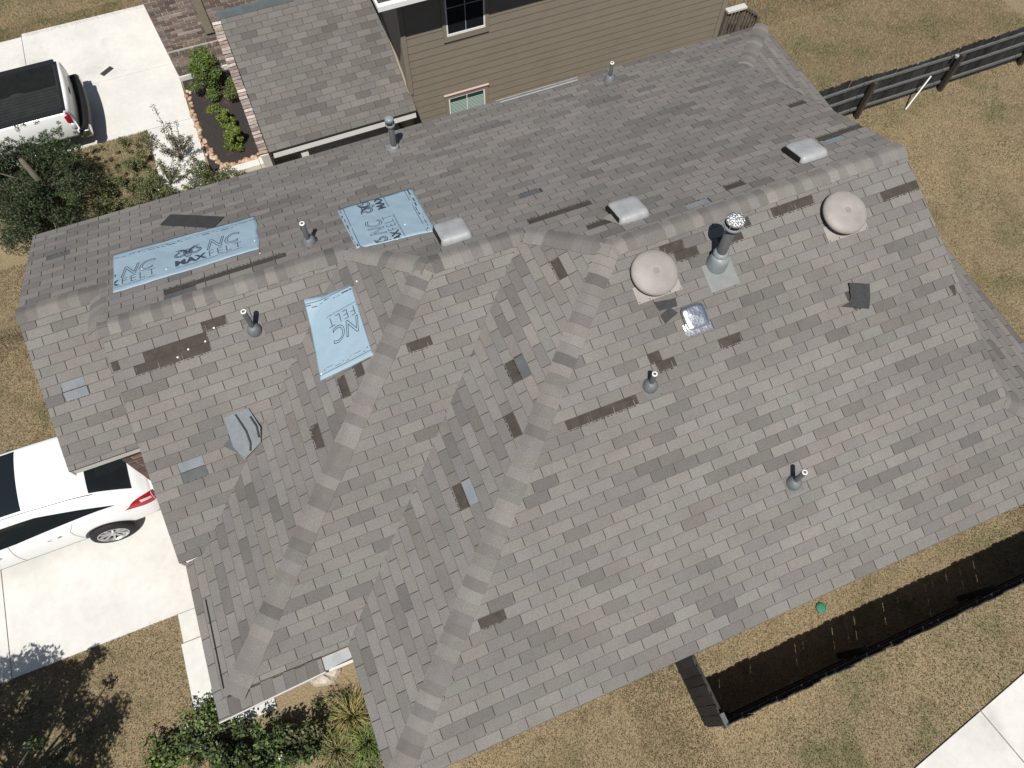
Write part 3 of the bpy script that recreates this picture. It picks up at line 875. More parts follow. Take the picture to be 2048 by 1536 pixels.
def emblem(bm, T, s):
    """two curled horns over a muzzle, drawn as strokes"""
    b = bmesh.new()
    for sx, cx in ((-1, -.30), (1, .30)):
        for r0, r1, n_ in ((.30, .10, 26),):
            P = []; P2 = []
            for k in range(n_ + 1):
                a = math.pi * .62 - k / n_ * math.pi * 2.15; r = r0 + (r1 - r0) * k / n_
                P.append((cx + sx * -r * math.cos(a) * 1.15, .02 + r * math.sin(a)))
                r2 = r * .58; P2.append((cx + sx * -r2 * math.cos(a) * 1.15, .02 + r2 * math.sin(a)))
            ribbon(b, P, .035); ribbon(b, P2, .025)
            for k in range(1, n_, 2): ribbon(b, [P[k], P2[k]], .022)
            for k in range(2, 9): ribbon(b, [P[k], ((P[k][0] * .5 + P2[k][0] * .5), (P[k][1] * .5 + P2[k][1] * .5)), ], .06)
    for P in ([(-.12, .18), (-.15, -.02), (-.07, -.28), (0, -.33), (.07, -.28), (.15, -.02), (.12, .18)], [(-.10, .02), (-.03, -.02)], [(.10, .02), (.03, -.02)], [(-.05, -.24), (.05, -.24)], [(-.04, .1), (-.02, -.15)], [(.04, .1), (.02, -.15)]):
        ribbon(b, P, .03)
    ribbon(b, [(-.22, .30), (-.12, .18), (0, .24), (.12, .18), (.22, .30)], .05)
    me = bpy.data.meshes.new('x'); b.to_mesh(me); b.free()
    add_me(bm, me, T @ Matrix.Scale(s, 4))

def felt(plane, Q, label, rot, org, copies, scale, torn, lines, nails, frm=None):
    """Q: corners in (u, s) of the plane frame; text axes given by rot (2D unit vector) and org"""
    M = PL[plane][0]
    t = thing('felt_patch', label, 'roofing felt', M @ Vector((*Q[0], 0)), 'blue felt patches')
    NU, NV = 40, 24; V = []; HT = .021
    jag = lambda k, sd: .010 * math.sin(k * .55 + sd) + .005 * math.sin(k * 2.3 + sd * 2) + rnd.uniform(-.006, .006)
    ripple = lambda p: .0035 * math.sin(p[0] * 6.1 + p[1] * 3) + .003 * math.sin(p[1] * 9 - p[0] * 2.2) + .0015 * math.sin(p[0] * 23 + p[1] * 17)
    for j in range(NV + 1):
        for i in range(NU + 1):
            u, v = i / NU, j / NV
            p = bilerp(Q, u, v)
            if torn[0] and i == 0: p[0] += jag(j, 1)
            if torn[1] and i == NU: p[0] += jag(j, 4)
            if torn[2] and j == 0: p[1] += jag(i, 2) * .6
            if torn[3] and j == NV: p[1] += jag(i, 5) * .6
            ed = min(i, NU - i, j, NV - j)
            q = M @ Vector((p[0], p[1], HT + ripple(p) - (.004 if ed == 0 else 0)))
            if plane == 'left1': q.z = max(q.z, ZE + PT * (q.y - Y0) + .024 - (.003 if ed == 0 else 0))
            V.append(q)
    W = NU + 1
    Fc = [(j * W + i, j * W + i + 1, (j + 1) * W + i + 1, (j + 1) * W + i) for j in range(NV) for i in range(NU)]
    m = MB(); m.add(V, Fc)
    n0 = len(m.v); dn_ = M.to_3x3() @ Vector((0, 0, -.008))
    loop = [i for i in range(W)] + [j * W + NU for j in range(1, NV + 1)] + [NV * W + i for i in range(NU - 1, -1, -1)] + [j * W for j in range(NV - 1, 0, -1)]
    m.v += [tuple(Vector(m.v[i]) + dn_) for i in loop]
    for k in range(len(loop)):
        m.f.append((loop[k], n0 + k, n0 + (k + 1) % len(loop), loop[(k + 1) % len(loop)])); m.m.append(0); m.c.append(None)
    m.build('sheet', m_felt, t, True)
    bm = bmesh.new()
    ux, uy = rot
    T0 = Matrix(((ux, -uy, 0, org[0]), (uy, ux, 0, org[1]), (0, 0, 1, 0), (0, 0, 0, 1))) @ Matrix.Scale(scale, 4)
    for (cx, cy) in copies:
        T = T0 @ Matrix.Translation((cx, cy, 0))
        fit = lambda me, x0, x1, y0, y1: fit_me(me, x0, x1, y0, y1)
        add_me(bm, fit(text_mesh('NC', .40, .28, .0062), .475, .99, .185, .465), T)
        add_me(bm, fit(text_mesh('MAX', .2, 0, 0, .009), 0, .465, 0, .15), T)
        add_me(bm, fit(text_mesh('FELT', .2, 0, 0, -.004, sp=1.2), .50, .985, 0, .155), T)
        add_me(bm, fit(text_mesh('HIGH PERFORMANCE ROOFING UNDERLAYMENT', .034), .0, .98, -.055, -.03), T)
        emblem(bm, T @ Matrix.Translation((.20, .305, 0)), .42)
    for (a, b, wd) in lines:
        b2 = bmesh.new(); ribbon(b2, [a, b], wd); me = bpy.data.meshes.new('x'); b2.to_mesh(me); b2.free(); add_me(bm, me, Matrix.Identity(4))
        # small marks between the line and the selvage edge
        d = Vector((b[0] - a[0], b[1] - a[1])); Ld = d.length; d.normalize(); nn = Vector((-d.y, d.x)) * lines_side
        k = .05
        b2 = bmesh.new()
        while k < Ld - .05:
            l = rnd.choice((.02, .05, .10, .012)); off_ = rnd.choice((.028, .05, .062)); wd2 = rnd.choice((.006, .006, .012, .02))
            p0 = Vector(a) + d * k + nn * off_
            ribbon(b2, [tuple(p0), tuple(p0 + d * l)], wd2)
            k += l + rnd.uniform(.01, .06)
        me = bpy.data.meshes.new('x'); b2.to_mesh(me); b2.free(); add_me(bm, me, Matrix.Identity(4))
    inside_planes(bm, [tuple(bilerp(Q, u, v)) for u, v in ((.008, .01), (.992, .01), (.992, .99), (.008, .99))])
    bmesh.ops.triangulate(bm, faces=bm.faces[:])
    bmesh.ops.subdivide_edges(bm, edges=[x for x in bm.edges if x.calc_length() > .08], cuts=4, use_grid_fill=False)
    bmesh.ops.triangulate(bm, faces=bm.faces[:])
    for v in bm.verts:
        v.co = M @ Vector((v.co.x, v.co.y, HT + ripple(v.co) + .0022 + max(min(v.co.z, .001), -.0005)))
        if plane == 'left1': v.co.z = max(v.co.z, ZE + PT * (v.co.y - Y0) + .0265)
    me = bpy.data.meshes.new('lettering'); bm.to_mesh(me); bm.free(); me.materials.append(m_print)
    link('lettering', me, t)
    for (x, y) in nails:
        m = MB(); m.lathe([(.013, .0), (.013, .004), (.009, .006), (.002, .0065)], M @ Matrix.Translation((x, y, HT + .003)), 12)
        m.build('nail_cap', m_white, t)
lines_side = -1
# wide patch on the far slope: text runs along +x, up is down-slope (away)
felt('back', [(-2.345, 17.85 * e), (-2.335, 10.35 * e), (-4.517, 11.05 * e), (-4.47, 18.05 * e)][::-1] if False else
     [(-4.47, 18.05 * e), (-2.352, 17.85 * e), (-2.332, 10.30 * e), (-4.517, 11.02 * e)],
     'wide blue felt strip printed twice with large lettering, left end of the far slope', (-1, -.006), (-3.24, 2.395), [(0, 0), (-1.265, -.02)], 1.0,
     (True, False, False, True), [((-2.30, 11.1 * e + .0), (-4.55, 11.75 * e), .007)], [(-4.42, 2.35), (-3.11, 2.39), (-2.76, 2.17)])
lines_side = 1
felt('back', [(-6.906, 25.0 * e), (-5.76, 23.7 * e), (-5.723, 15.15 * e), (-6.92, 15.29 * e)],
     'square blue felt patch beside a box vent, its print turned sideways', (.01, -1), (-6.435, 3.67), [(0, 0), (1.265, .0)], .88,
     (False, False, False, False), [((-5.83, 3.6), (-5.81, 2.1), .008), ((-6.80, 2.1), (-6.79, 3.7), .008)], [(-6.55, 3.2), (-6.35, 3.52)])
lines_side = 1
felt('left1', [(-6.222, 2.517), (-6.119, 3.24), (-4.934, 3.188), (-4.991, 2.368)],
     'small tilted blue felt patch with upside down print beside the hip', (-.02, -1), (-5.775, 3.62), [(0, 0)], .90,
     (False, False, False, True), [((-6.09, 3.3), (-6.16, 2.3), .008), ((-5.06, 2.3), (-5.01, 3.3), .008)], [(-5.07, 2.41)])
# stray nails and caps on the bare spots
for i, (pl, x, s_) in enumerate((('front0', 3.571, 2.851), ('front0', 3.407, 2.709), ('front0', 3.164, 2.678), ('left1', 6.11, 3.338), ('front0', 3.0, 2.62), ('back', 4.45, 2.72))):
    m = MB(); m.lathe([(.013, 0), (.013, .005), (.004, .008)], PF(pl, x, s_) @ Matrix.Translation((0, 0, .006)), 10)
    tag(m.build('nail_cap', m_white), ('pale nail cap in the upper torn tab left of the tall vent pipe', 'pale nail cap at the right end of the lower torn strip', 'pale nail cap in the middle of the long torn strip', 'pale nail cap just above the small tilted felt patch', 'pale nail cap at the left of the long torn strip', 'pale nail cap off the lower right corner of the wide felt strip')[i], 'nail', 'stray nail caps on the roof')

# ---------------------------------------------------------------- neighbouring house
nb = thing('house', 'neighbouring two storey house with tan lap siding, brick wall and a low shingled wing', 'house', (8, 16, -1.5))
WY = 12.69
sid = []
z = -1.45; i = 0
while z < 4.9:
    m = MB()
    m.prism([(8.24, WY - .012, z), (8.24, WY - .002, z + .1796), (8.24, WY + .012, z + .1796), (8.24, WY + .002, z)], (7.98, 0, 0))
    m.build('siding_board', m_siding, nb); z += .1796
z = -1.4
while z < 4.9:
    m = MB(); m.prism([(8.228, WY + .02, z), (8.238, WY + .02, z + .1796), (8.252, WY + .02, z + .1796), (8.242, WY + .02, z)], (0, 5.4, 0))
    m.build('siding_board', m_siding, nb); z += .1796
m = MB(); m.b2((8.26, WY + .02, -1.5), (16.2, 18.1, 4.9)); m.build('wall', m_stan, nb)
m = MB()
m.b2((8.205, WY - .034, .95), (8.31, WY - .016, 4.9)); m.b2((8.205, WY - .016, .95), (8.222, WY + .10, 4.9)); m.build('corner_trim', m_stan, nb)
m = MB(); m.b2((16.1, WY - .034, -1.4), (16.24, WY + .1, 4.9)); m.build('corner_trim', m_stan, nb)
def window(x0, x1, z0, z1, blinds, head):
    f = MB()
    T = .075
    f.b2((x0 - T, WY - .04, z0 - T - .05), (x1 + T, WY - .014, z0)); f.b2((x0 - T, WY - .04, z0 + .001), (x0, WY - .014, z1 + T)); f.b2((x1, WY - .04, z0 + .001), (x1 + T, WY - .014, z1 + T)); f.b2((x0 + .001, WY - .04, z1), (x1 - .001, WY - .014, z1 + T))
    wdw = f.build('window', m_stan, nb)
    m = MB(); W = .035
    m.b2((x0, WY - .032, z0), (x1, WY + .02, z0 + .045)); m.b2((x0, WY - .03, z0 + .046), (x0 + W, WY + .02, z1)); m.b2((x1 - W, WY - .03, z0 + .046), (x1, WY + .02, z1)); m.b2((x0 + W + .001, WY - .03, z1 - W), (x1 - W - .001, WY + .02, z1))
    m.build('frame', m_white, wdw)
    m = MB(); m.b2((x0 + W, WY - .021, z0 + .045), (x1 - W, WY - .0165, z1 - W)); m.build('pane', m_gpane if blinds else m_glass, wdw)
    m = MB(); xc = (x0 + x1) / 2
    m.b2((xc - .008, WY - .027, z0 + .046), (xc + .008, WY - .0225, z1 - W - .001))
    if not blinds: m.b2((x0 + W, WY - .0265, 2.78), (x1 - W, WY - .0225, 2.795))
    m.build('muntin', m_white if blinds else m_galv, wdw)
    if blinds:
        z = z0 + .06
        while z < z1 - .17:
            m = MB(); m.prism([(x0 + W + .01, WY - .0262, z), (x0 + W + .01, WY - .0225, z + .022), (x0 + W + .01, WY - .0215, z + .022), (x0 + W + .01, WY - .0252, z)], (x1 - x0 - 2 * W - .02, 0, 0))
            m.build('blind_slat', m_blind, wdw); z += .04
    if head:
        m = MB(); m.b2((x0 - .1, WY - .062, z1 + T + .01), (x1 + .1, WY - .014, z1 + T + .028)); m.build('head_flashing', m_head, wdw)
m_head = mat('pale_head_flashing', (.50, .38, .32), .6)
window(9.185, 10.045, 2.15, 3.45, False, False)
window(9.10, 9.99, -.55, .56, True, True)
# upper eaves
m = MB()
m.b2((7.80, WY - .46, 3.56), (16.6, WY + .05, 3.60)); m.b2((7.80, WY + .051, 3.56), (8.25, 18, 3.60)); m.build('soffit', m_stan, nb)
m = MB(); m.prism([(7.78, WY - .47, 3.60), (7.78, 18.3, 3.60), (7.78, 15.4, 4.9)], (8.9, 0, 0)); m.build('upper_roof', m_deck, nb)
m = MB()
m.b2((7.74, WY - .58, 3.50), (16.6, WY - .475, 3.60)); m.b2((7.74, WY - .474, 3.50), (7.795, 18, 3.60)); m.build('gutter', m_white, nb)

# low wing roof, its shingles one by one
PW = math.tan(.4437885); wc, wsn = math.cos(.4437885), math.sin(.4437885)
WO = (5.0945, 12.3418, -2.11108740 + ZE)
WM = frame((0, WO[1], WO[2]), (1, 0, 0), (0, wc, wsn))
wpoly = [ccw([(4.93, 0), (8.25, 0), (8.25, 3.005), (4.93, 3.005)]), ccw([(6.53, 3.005), (8.25, 3.005), (8.25, 4.6), (6.53, 4.6)])]
wt = []
me_w = None
for c in range(0, 33):
    s0 = c * EXP; r = c % 2
    for k in range(-2, 13):
        u0 = WO[0] + (k + .5 * r) * TW - .0023 * c
        rect = [(u0 + .004, s0), (u0 + TW - .004, s0), (u0 + TW - .004, s0 + EXP + .018), (u0 + .004, s0 + EXP + .018)]
        out = [q for q in (clip(rect, cv) for cv in wpoly) if len(q) >= 3 and area(q) > 2e-4]
        if out: wt.append((out, s0, u0))
wroof = bpy.data.objects.new('wing_roof', None); COL.objects.link(wroof); par(wroof, nb)
for out, s0, u0 in wt:
    fl_ = len(out) == 1 and abs(area(out[0]) - (TW - .008) * (EXP + .018)) < 1e-5
    t = tone(); t = tuple(q * .80 for q in t)
    if fl_:
        o = bpy.data.objects.new('shingle', full_tab); COL.objects.link(o); o.matrix_basis = WM @ Matrix.Translation((u0, s0, rnd.uniform(0, .001)))
    else:
        mb = MB()
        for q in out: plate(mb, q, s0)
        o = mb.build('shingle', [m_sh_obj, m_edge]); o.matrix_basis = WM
    o.parent = wroof; o.color = (*t, 1)
m = MB()
for q in wpoly: m.prism([WM @ Vector((p[0], p[1], -.003)) for p in q], (0, 0, -.03))
m.build('roof_deck', m_deck, wroof)
ez = WO[2]
m = MB(); m.b2((4.93, WO[1] - .03, ez - .02), (8.25, WO[1] + .02, ez - .006)); m.build('drip_edge', m_tar, nb)
m = MB(); m.b2((5.0, WO[1] - .022, ez - .17), (8.22, WO[1] + .01, ez - .022)); m.build('fascia', m_white, nb)
m = MB(); m.b2((5.56, WO[1] + .05, -1.5), (5.72, WO[1] + .21, ez - .18)); m.build('porch_post', m_white, nb)
m = MB(); m.b2((4.85, 12.9, -1.6), (8.2, 15, -1.46)); m.build('porch_floor', m_concrete, nb)
m = MB(); m.b2((4.98, WO[1] + .02, ez - .2), (8.2, WO[1] + 2.6, ez - .18)); m.build('porch_ceiling', m_stan, nb)
top = WM @ Vector((0, 3.0, 0))
m = MB(); m.prism([(4.90, top.y - .02, top.z + .005), (4.90, top.y + .10, top.z + .005), (4.90, top.y + .10, top.z + .12), (4.90, top.y + .02, top.z + .12)], (1.63, 0, 0)); m.build('ridge_flashing', m_flash, nb)
# light drip flashing where the wing meets the siding
m = MB()
a0, a1 = WM @ Vector((8.19, .35, .012)), WM @ Vector((8.19, 4.5, .012))
m.prism([a0, a1, a1 + Vector((.045, 0, .0)), a0 + Vector((.045, 0, .0))], (0, 0, .07)); m.build('step_flashing', m_stan, nb)
# brick rake wall capped with a row of bricks
PALN = [(.21, .155, .13), (.18, .14, .125), (.24, .18, .145), (.16, .12, .105), (.27, .22, .19), (.20, .165, .155), (.34, .30, .27)]
r0_, r1_ = WM @ Vector((4.83, 0, -.02)), WM @ Vector((4.83, 3.0, -.02))
m = MB(); m.prism([(4.74, r0_.y, -1.5), (4.74, r1_.y, -1.5), (4.74, r1_.y, r1_.z - .03), (4.74, r0_.y, r0_.z - .03)], (.17, 0, 0)); m.build('rake_wall', m_mortar, nb)
bq = MB(); bq.box((0, 0, 0), (.175, .062, .06)); me_r = bq.mesh('brick', m_brick)
nbk = 0
s_ = .04
while s_ < 2.98:
    o = bpy.data.objects.new('brick', me_r); COL.objects.link(o); par(o, nb)
    p = WM @ Vector((4.828, s_, -.012)); o.location = p + Vector((rnd.uniform(-.006, .006), 0, rnd.uniform(-.006, .006))); o.rotation_euler = (.4437885, rnd.uniform(-.04, .04), rnd.uniform(-.06, .06))
    kk = rnd.uniform(.8, 1.5); c = [q * kk for q in rnd.choice(PALN)]; o.color = (*c, 1); s_ += .072; nbk += 1
# garage side wall of tumbled brick
BY = 18.13
lst = []
brickrun(nb, 3.28, 7.6, BY, -1.36, 2.2, .275, .072, 0, lst, PALN)
lst2 = []
m = MB(); bq = MB(); bq.b2((-.031, -.022, -.05), (.031, .02, .05)); me_s = bq.mesh('brick', m_brick)
lst = [q for q in lst if not (abs(q[3] + .69) < .07 and q[0] < 4.95)]
lst.sort(key=lambda q: (q[3] > 1.25, q[0] > 6.2, q[0] + q[3] * .3))
lim = 300 - nbk - 23
putbricks(nb, lst, lim)
for k in range(23):
    o = bpy.data.objects.new('brick', me_s); COL.objects.link(o); par(o, nb)
    o.location = (3.32 + k * .0725, BY, -.69); kk = rnd.uniform(.6, 1.1); c = [q * kk for q in rnd.choice(PALN)]; o.color = (*c, 1)
m = MB(); m.b2((3.26, BY + .051, -1.5), (8.2, 24, 2.9)); m.build('wall', m_stan, nb)
m = MB(); m.b2((3.25, BY - .05, -1.6), (4.8, BY + .05, -1.365)); m.build('footing', m_concrete, nb)
m = MB(); m.b2((4.37, BY - .05, -.35), (4.57, BY - .015, 2.4)); m.build('trim_board', m_stan, nb)
# back deck railing
dk2 = thing('deck_railing', 'brown stained deck railing with pale top board behind the tan house', 'railing', (16.6, 12.9, -1.5))
m = MB(); m.b2((16.22, 12.5, -.16), (17.35, 15.2, -.10)); m.build('deck_floor', m_bark, dk2)
m = MB(); m.b2((16.22, 12.50, .84), (16.75, 12.66, .89)); m.build('top_rail', m_fascia, dk2)
m = MB(); m.b2((16.76, 12.52, .80), (17.28, 12.62, .84), Matrix.Translation((16.76, 12.57, .82)) @ Matrix.Rotation(.62, 4, 'Y') @ Matrix.Translation((-16.76, -12.57, -.82))); m.build('stair_rail', m_rail, dk2)
for x in (16.27, 16.72, 17.26):
    m = MB(); m.b2((x - .045, 12.55, -1.5), (x + .045, 12.64, .84 if x < 17 else .45)); m.build('post', m_bark, dk2)
for k in range(9):
    x = 16.36 + k * .098
    m = MB(); zt = .82 if x < 16.75 else .82 - (x - 16.75) * .7
    m.b2((x - .018, 12.56, -.05), (x + .018, 12.60, zt)); m.build('baluster', m_bark, dk2)

# ---------------------------------------------------------------- fences
def picket_mesh(wd, h, th, dog=.03):
    m = MB(); P = [(-wd / 2, 0, 0), (wd / 2, 0, 0), (wd / 2, 0, h - dog), (wd / 2 - dog, 0, h), (-wd / 2 + dog, 0, h), (-wd / 2, 0, h - dog)]
    m.prism(P, (0, th, 0)); return m.mesh('picket', m_fpick)
def pickets(t, p0, ang, L, wd, h, gap, hfun=lambda s: 0, tilt=.0):
    me = picket_mesh(wd, h, .016); s = 0; i = 0
    while s < L:
        o = bpy.data.objects.new('picket', me); COL.objects.link(o); par(o, t)
        o.location = (p0[0] + math.cos(ang) * (s + wd / 2), p0[1] + math.sin(ang) * (s + wd / 2), p0[2] + hfun(s))
        o.rotation_euler = (rnd.uniform(-.012, .012), rnd.uniform(-.006, .006), ang + rnd.uniform(-.02, .02))
        o.scale = (1, 1, rnd.uniform(.988, 1.012))
        k = rnd.uniform(.6, 1.5); o.color = (.021 * k, .022 * k, .0225 * k, 1)
        s += wd + rnd.choice(gap); i += 1
fb = thing('fence', 'black stained picket fence below the front eave with light through its gaps', 'fence', (8.4, -1.02, 0))
pickets(fb, (8.36, -1.036, .03), 0, 9.5, .138, 1.20, (.003, .004, .005, .006, .009))
for z in (.22, .62, 1.02):
    m = MB(); m.b2((8.42, -1.015, z), (17.8, -.975, z + .085)); m.build('rail', m_fence, fb)
for x in (8.44, 10.85, 13.25, 15.65):
    m = MB(); m.b2((x, -.97, 0), (x + .09, -.88, .92)); m.build('post', m_fence, fb)
fs_ = thing('fence', 'short black fence panel running from the house wall to the fence corner', 'fence', (8.34, -.4, 0))
pickets(fs_, (8.335, .42, .02), -math.pi / 2, 1.42, .138, 1.16, (.003, .005, .008))
for z in (.2, .6, 1.0):
    m = MB(); m.b2((8.37, -.96, z), (8.41, .38, z + .085)); m.build('rail', m_fence, fs_)
m = MB(); m.b2((8.33, -1.055, 1.05), (8.40, -.86, 1.19)); m.build('corner_post', m_rail, fs_)
ft = thing('fence', 'dark back yard fence with three rails facing the house, right of the roof', 'fence', (20, 9.2, 0))
hz = lambda x: 1.02 + .09 * math.cos((x - 17.3) * 1.75) if x < 21 else 1.06 + .03 * (x - 21)
pickets(ft, (15.4, 9.235, -.02), 0, 10.8, .135, 1.17, (.004, .006, .01), lambda s: (hz(15.4 + s) - 1.1) * .6)
for j, z in enumerate((.16, .55, .92)):
    x = 15.4
    while x < 26:
        a, b = hz(x) - 1.08, hz(x + 2.4) - 1.08
        m = MB(); m.prism([(x, 9.188, z + a * .7), (x + 2.38, 9.188, z + b * .7), (x + 2.38, 9.188, z + .06 + b * .7), (x, 9.188, z + .06 + a * .7)], (0, .044, 0))
        m.build('rail', m_rail, ft); x += 2.4
m_post = mat('brown_post', (.055, .042, .032), .85, noise=[(15, .7, 1.3, 3, (1, 1, .2))])
for x in (17.95, 20.35, 22.75, 25.1):
    m = MB(); m.b2((x, 9.05, 0), (x + .09, 9.14, 1.03)); m.build('post', m_post, ft)
m = MB(); m.tube([(19.22, 8.86, .03), (19.72, 9.08, .66)], .017, 10); tag(m.build('plastic_pipe', m_pvc), 'thin white pipe leaning against the back yard fence', 'pipe')
m = MB(); m.lathe([(.045, 0), (.05, .05), (.02, .06)], Matrix.Translation((20.25, 9.13, .98)), 10); tag(m.build('fence_bracket', m_galv), 'small pale fitting hanging by the top rail of the back fence', 'fitting')
m = MB(); m.lathe([(.085, 0), (.085, .035), (.06, .05), (.02, .055)], Matrix.Translation((11.02, -.17, 0)), 16); tag(m.build('cleanout_cap', m_lid), 'small green cap in the strip of dry grass by the front eave', 'cap')

# ---------------------------------------------------------------- white car at the left
def cr(p0, p1, p2, p3, t):
    return .5 * ((2 * p1) + (-p0 + p2) * t + (2 * p0 - 5 * p1 + 4 * p2 - p3) * t * t + (-p0 + 3 * p1 - 3 * p2 + p3) * t ** 3)
class Body:
    """smooth car skin: stations along x, each a half ring of (half width, height) points from sill to roof centre"""
    def __init__(s, st, yc):
        s.x = np.array([q[0] for q in st]); s.r = np.array([q[1] for q in st], float); s.yc = yc; s.n = s.r.shape[1]
    def ring(s, x):
        xs_ = s.x; i = int(np.clip(np.searchsorted(-xs_, -x) - 1, 0, len(xs_) - 2)); t = (x - xs_[i]) / (xs_[i + 1] - xs_[i]); t = min(max(t, 0), 1)
        g = lambda k: s.r[min(max(k, 0), len(xs_) - 1)]
        return cr(g(i - 1), g(i), g(i + 1), g(i + 2), t)
    def pt(s, x, t):
        """t in [-1, 1] of the ring index n-1: negative is the near (-y) side"""
        R = s.ring(x); a = abs(t); i = int(min(a, s.n - 1 - 1e-6)); f = a - i
        def g(k):
            if k < 0: return R[0] * 2 - R[1] if False else R[0]
            if k >= s.n: q = R[2 * (s.n - 1) - k].copy(); q[0] = -q[0]; return q
            return R[k]
        p = cr(g(i - 1), g(i), g(i + 1), g(i + 2), f)
        return Vector((x, s.yc + (-p[0] if t <= 0 else p[0]), p[1]))
    def skin(s, xs_, ts, off=0):
        V = []; 
        for x in xs_:
            for t in ts:
                p = s.pt(x, t)
                if off:
                    dx = s.pt(x - .01, t) - s.pt(x + .01, t); e1 = .02
                    sg = -1 if t <= 0 else 1
                    dt = s.pt(x, sg * min(abs(t) + e1, s.n - 1 - 1e-4)) - s.pt(x, sg * max(abs(t) - e1, 0))
                    nn = dx.cross(dt)
                    if nn.length > 1e-9:
                        nn.normalize()
                        c = Vector((0, (p.y - s.yc), p.z - .6))
                        if nn.dot(c) < 0: nn = -nn
                        p = p + nn * off
                V.append(p)
        n = len(ts)
        return V, [(j * n + i, j * n + i + 1, (j + 1) * n + i + 1, (j + 1) * n + i) for j in range(len(xs_) - 1) for i in range(n - 1)]
def patch(B, outline, off, mats, name, parent, nu=10, thick=0):
    """outline: function (a, b in 0..1) -> (x, t)"""
    V = []
    for j in range(nu + 1):
        for i in range(nu + 1):
            x, t = outline(i / nu, j / nu)
            q, _ = B.skin([x], [t], off); V.append(q[0])
    W = nu + 1
    m = MB(); m.add(V, [(j * W + i, j * W + i + 1, (j + 1) * W + i + 1, (j + 1) * W + i) for j in range(nu) for i in range(nu)])
    return m.build(name, mats, parent, True)
suv = thing('car', 'white crossover car with black sunroof parked with its tail under the garage eave', 'car', (-.9, 6.2, .03))
ST = []
for x, zs in ((1.375, ((.70, .50), (.76, .58), (.78, .74), (.74, .86), (.66, .92), (.45, .95), (0, .96))),
              (1.34, ((.78, .42), (.84, .52), (.86, .74), (.82, .93), (.72, 1.0), (.45, 1.03), (0, 1.04))),
              (1.20, ((.84, .34), (.90, .46), (.925, .74), (.88, 1.0), (.76, 1.10), (.50, 1.14), (0, 1.16))),
              (.98, ((.86, .30), (.92, .44), (.945, .75), (.90, 1.04), (.755, 1.20), (.54, 1.265), (0, 1.29))),
              (.60, ((.86, .28), (.93, .43), (.955, .76), (.905, 1.04), (.735, 1.36), (.57, 1.475), (0, 1.51))),
              (.30, ((.86, .27), (.93, .42), (.955, .76), (.905, 1.03), (.72, 1.44), (.57, 1.555), (0, 1.60))),
              (-.5, ((.86, .27), (.925, .42), (.95, .75), (.90, 1.01), (.70, 1.50), (.55, 1.61), (0, 1.655))),
              (-1.3, ((.86, .27), (.925, .42), (.95, .74), (.90, .99), (.70, 1.47), (.55, 1.58), (0, 1.63))),
              (-1.9, ((.86, .27), (.925, .42), (.945, .73), (.90, .97), (.74, 1.24), (.58, 1.33), (0, 1.38))),
              (-2.5, ((.85, .27), (.92, .42), (.94, .72), (.88, .95), (.78, 1.02), (.55, 1.07), (0, 1.09))),
              (-3.2, ((.80, .30), (.86, .42), (.88, .68), (.82, .88), (.70, .93), (.50, .97), (0, .98))),
              (-3.5, ((.60, .35), (.68, .45), (.70, .62), (.62, .74), (.5, .77), (.35, .8), (0, .8)))):
    ST.append((x, zs))
ST = [(x, tuple((a * .87, b) for a, b in q)) for x, q in ST]
BD = Body(ST, 6.30)
xsb = np.concatenate([np.linspace(1.375, .5, 22), np.linspace(.45, -3.5, 40)])
tsb = [-t for t in np.linspace(0, 6, 37)] + [t for t in np.linspace(6, 0, 37)][1:]
V, Fc = BD.skin(xsb, tsb)
m = MB(); m.add(V, Fc); nn_ = len(tsb)
m.f.append(tuple(range(nn_))); m.m.append(0); m.c.append(None)
m.f.append(tuple((len(xsb) - 1) * nn_ + k for k in range(nn_))[::-1]); m.m.append(0); m.c.append(None)
m.build('body', m_wpaint, suv, True)
lerp = lambda a, b, t: a + (b - a) * t
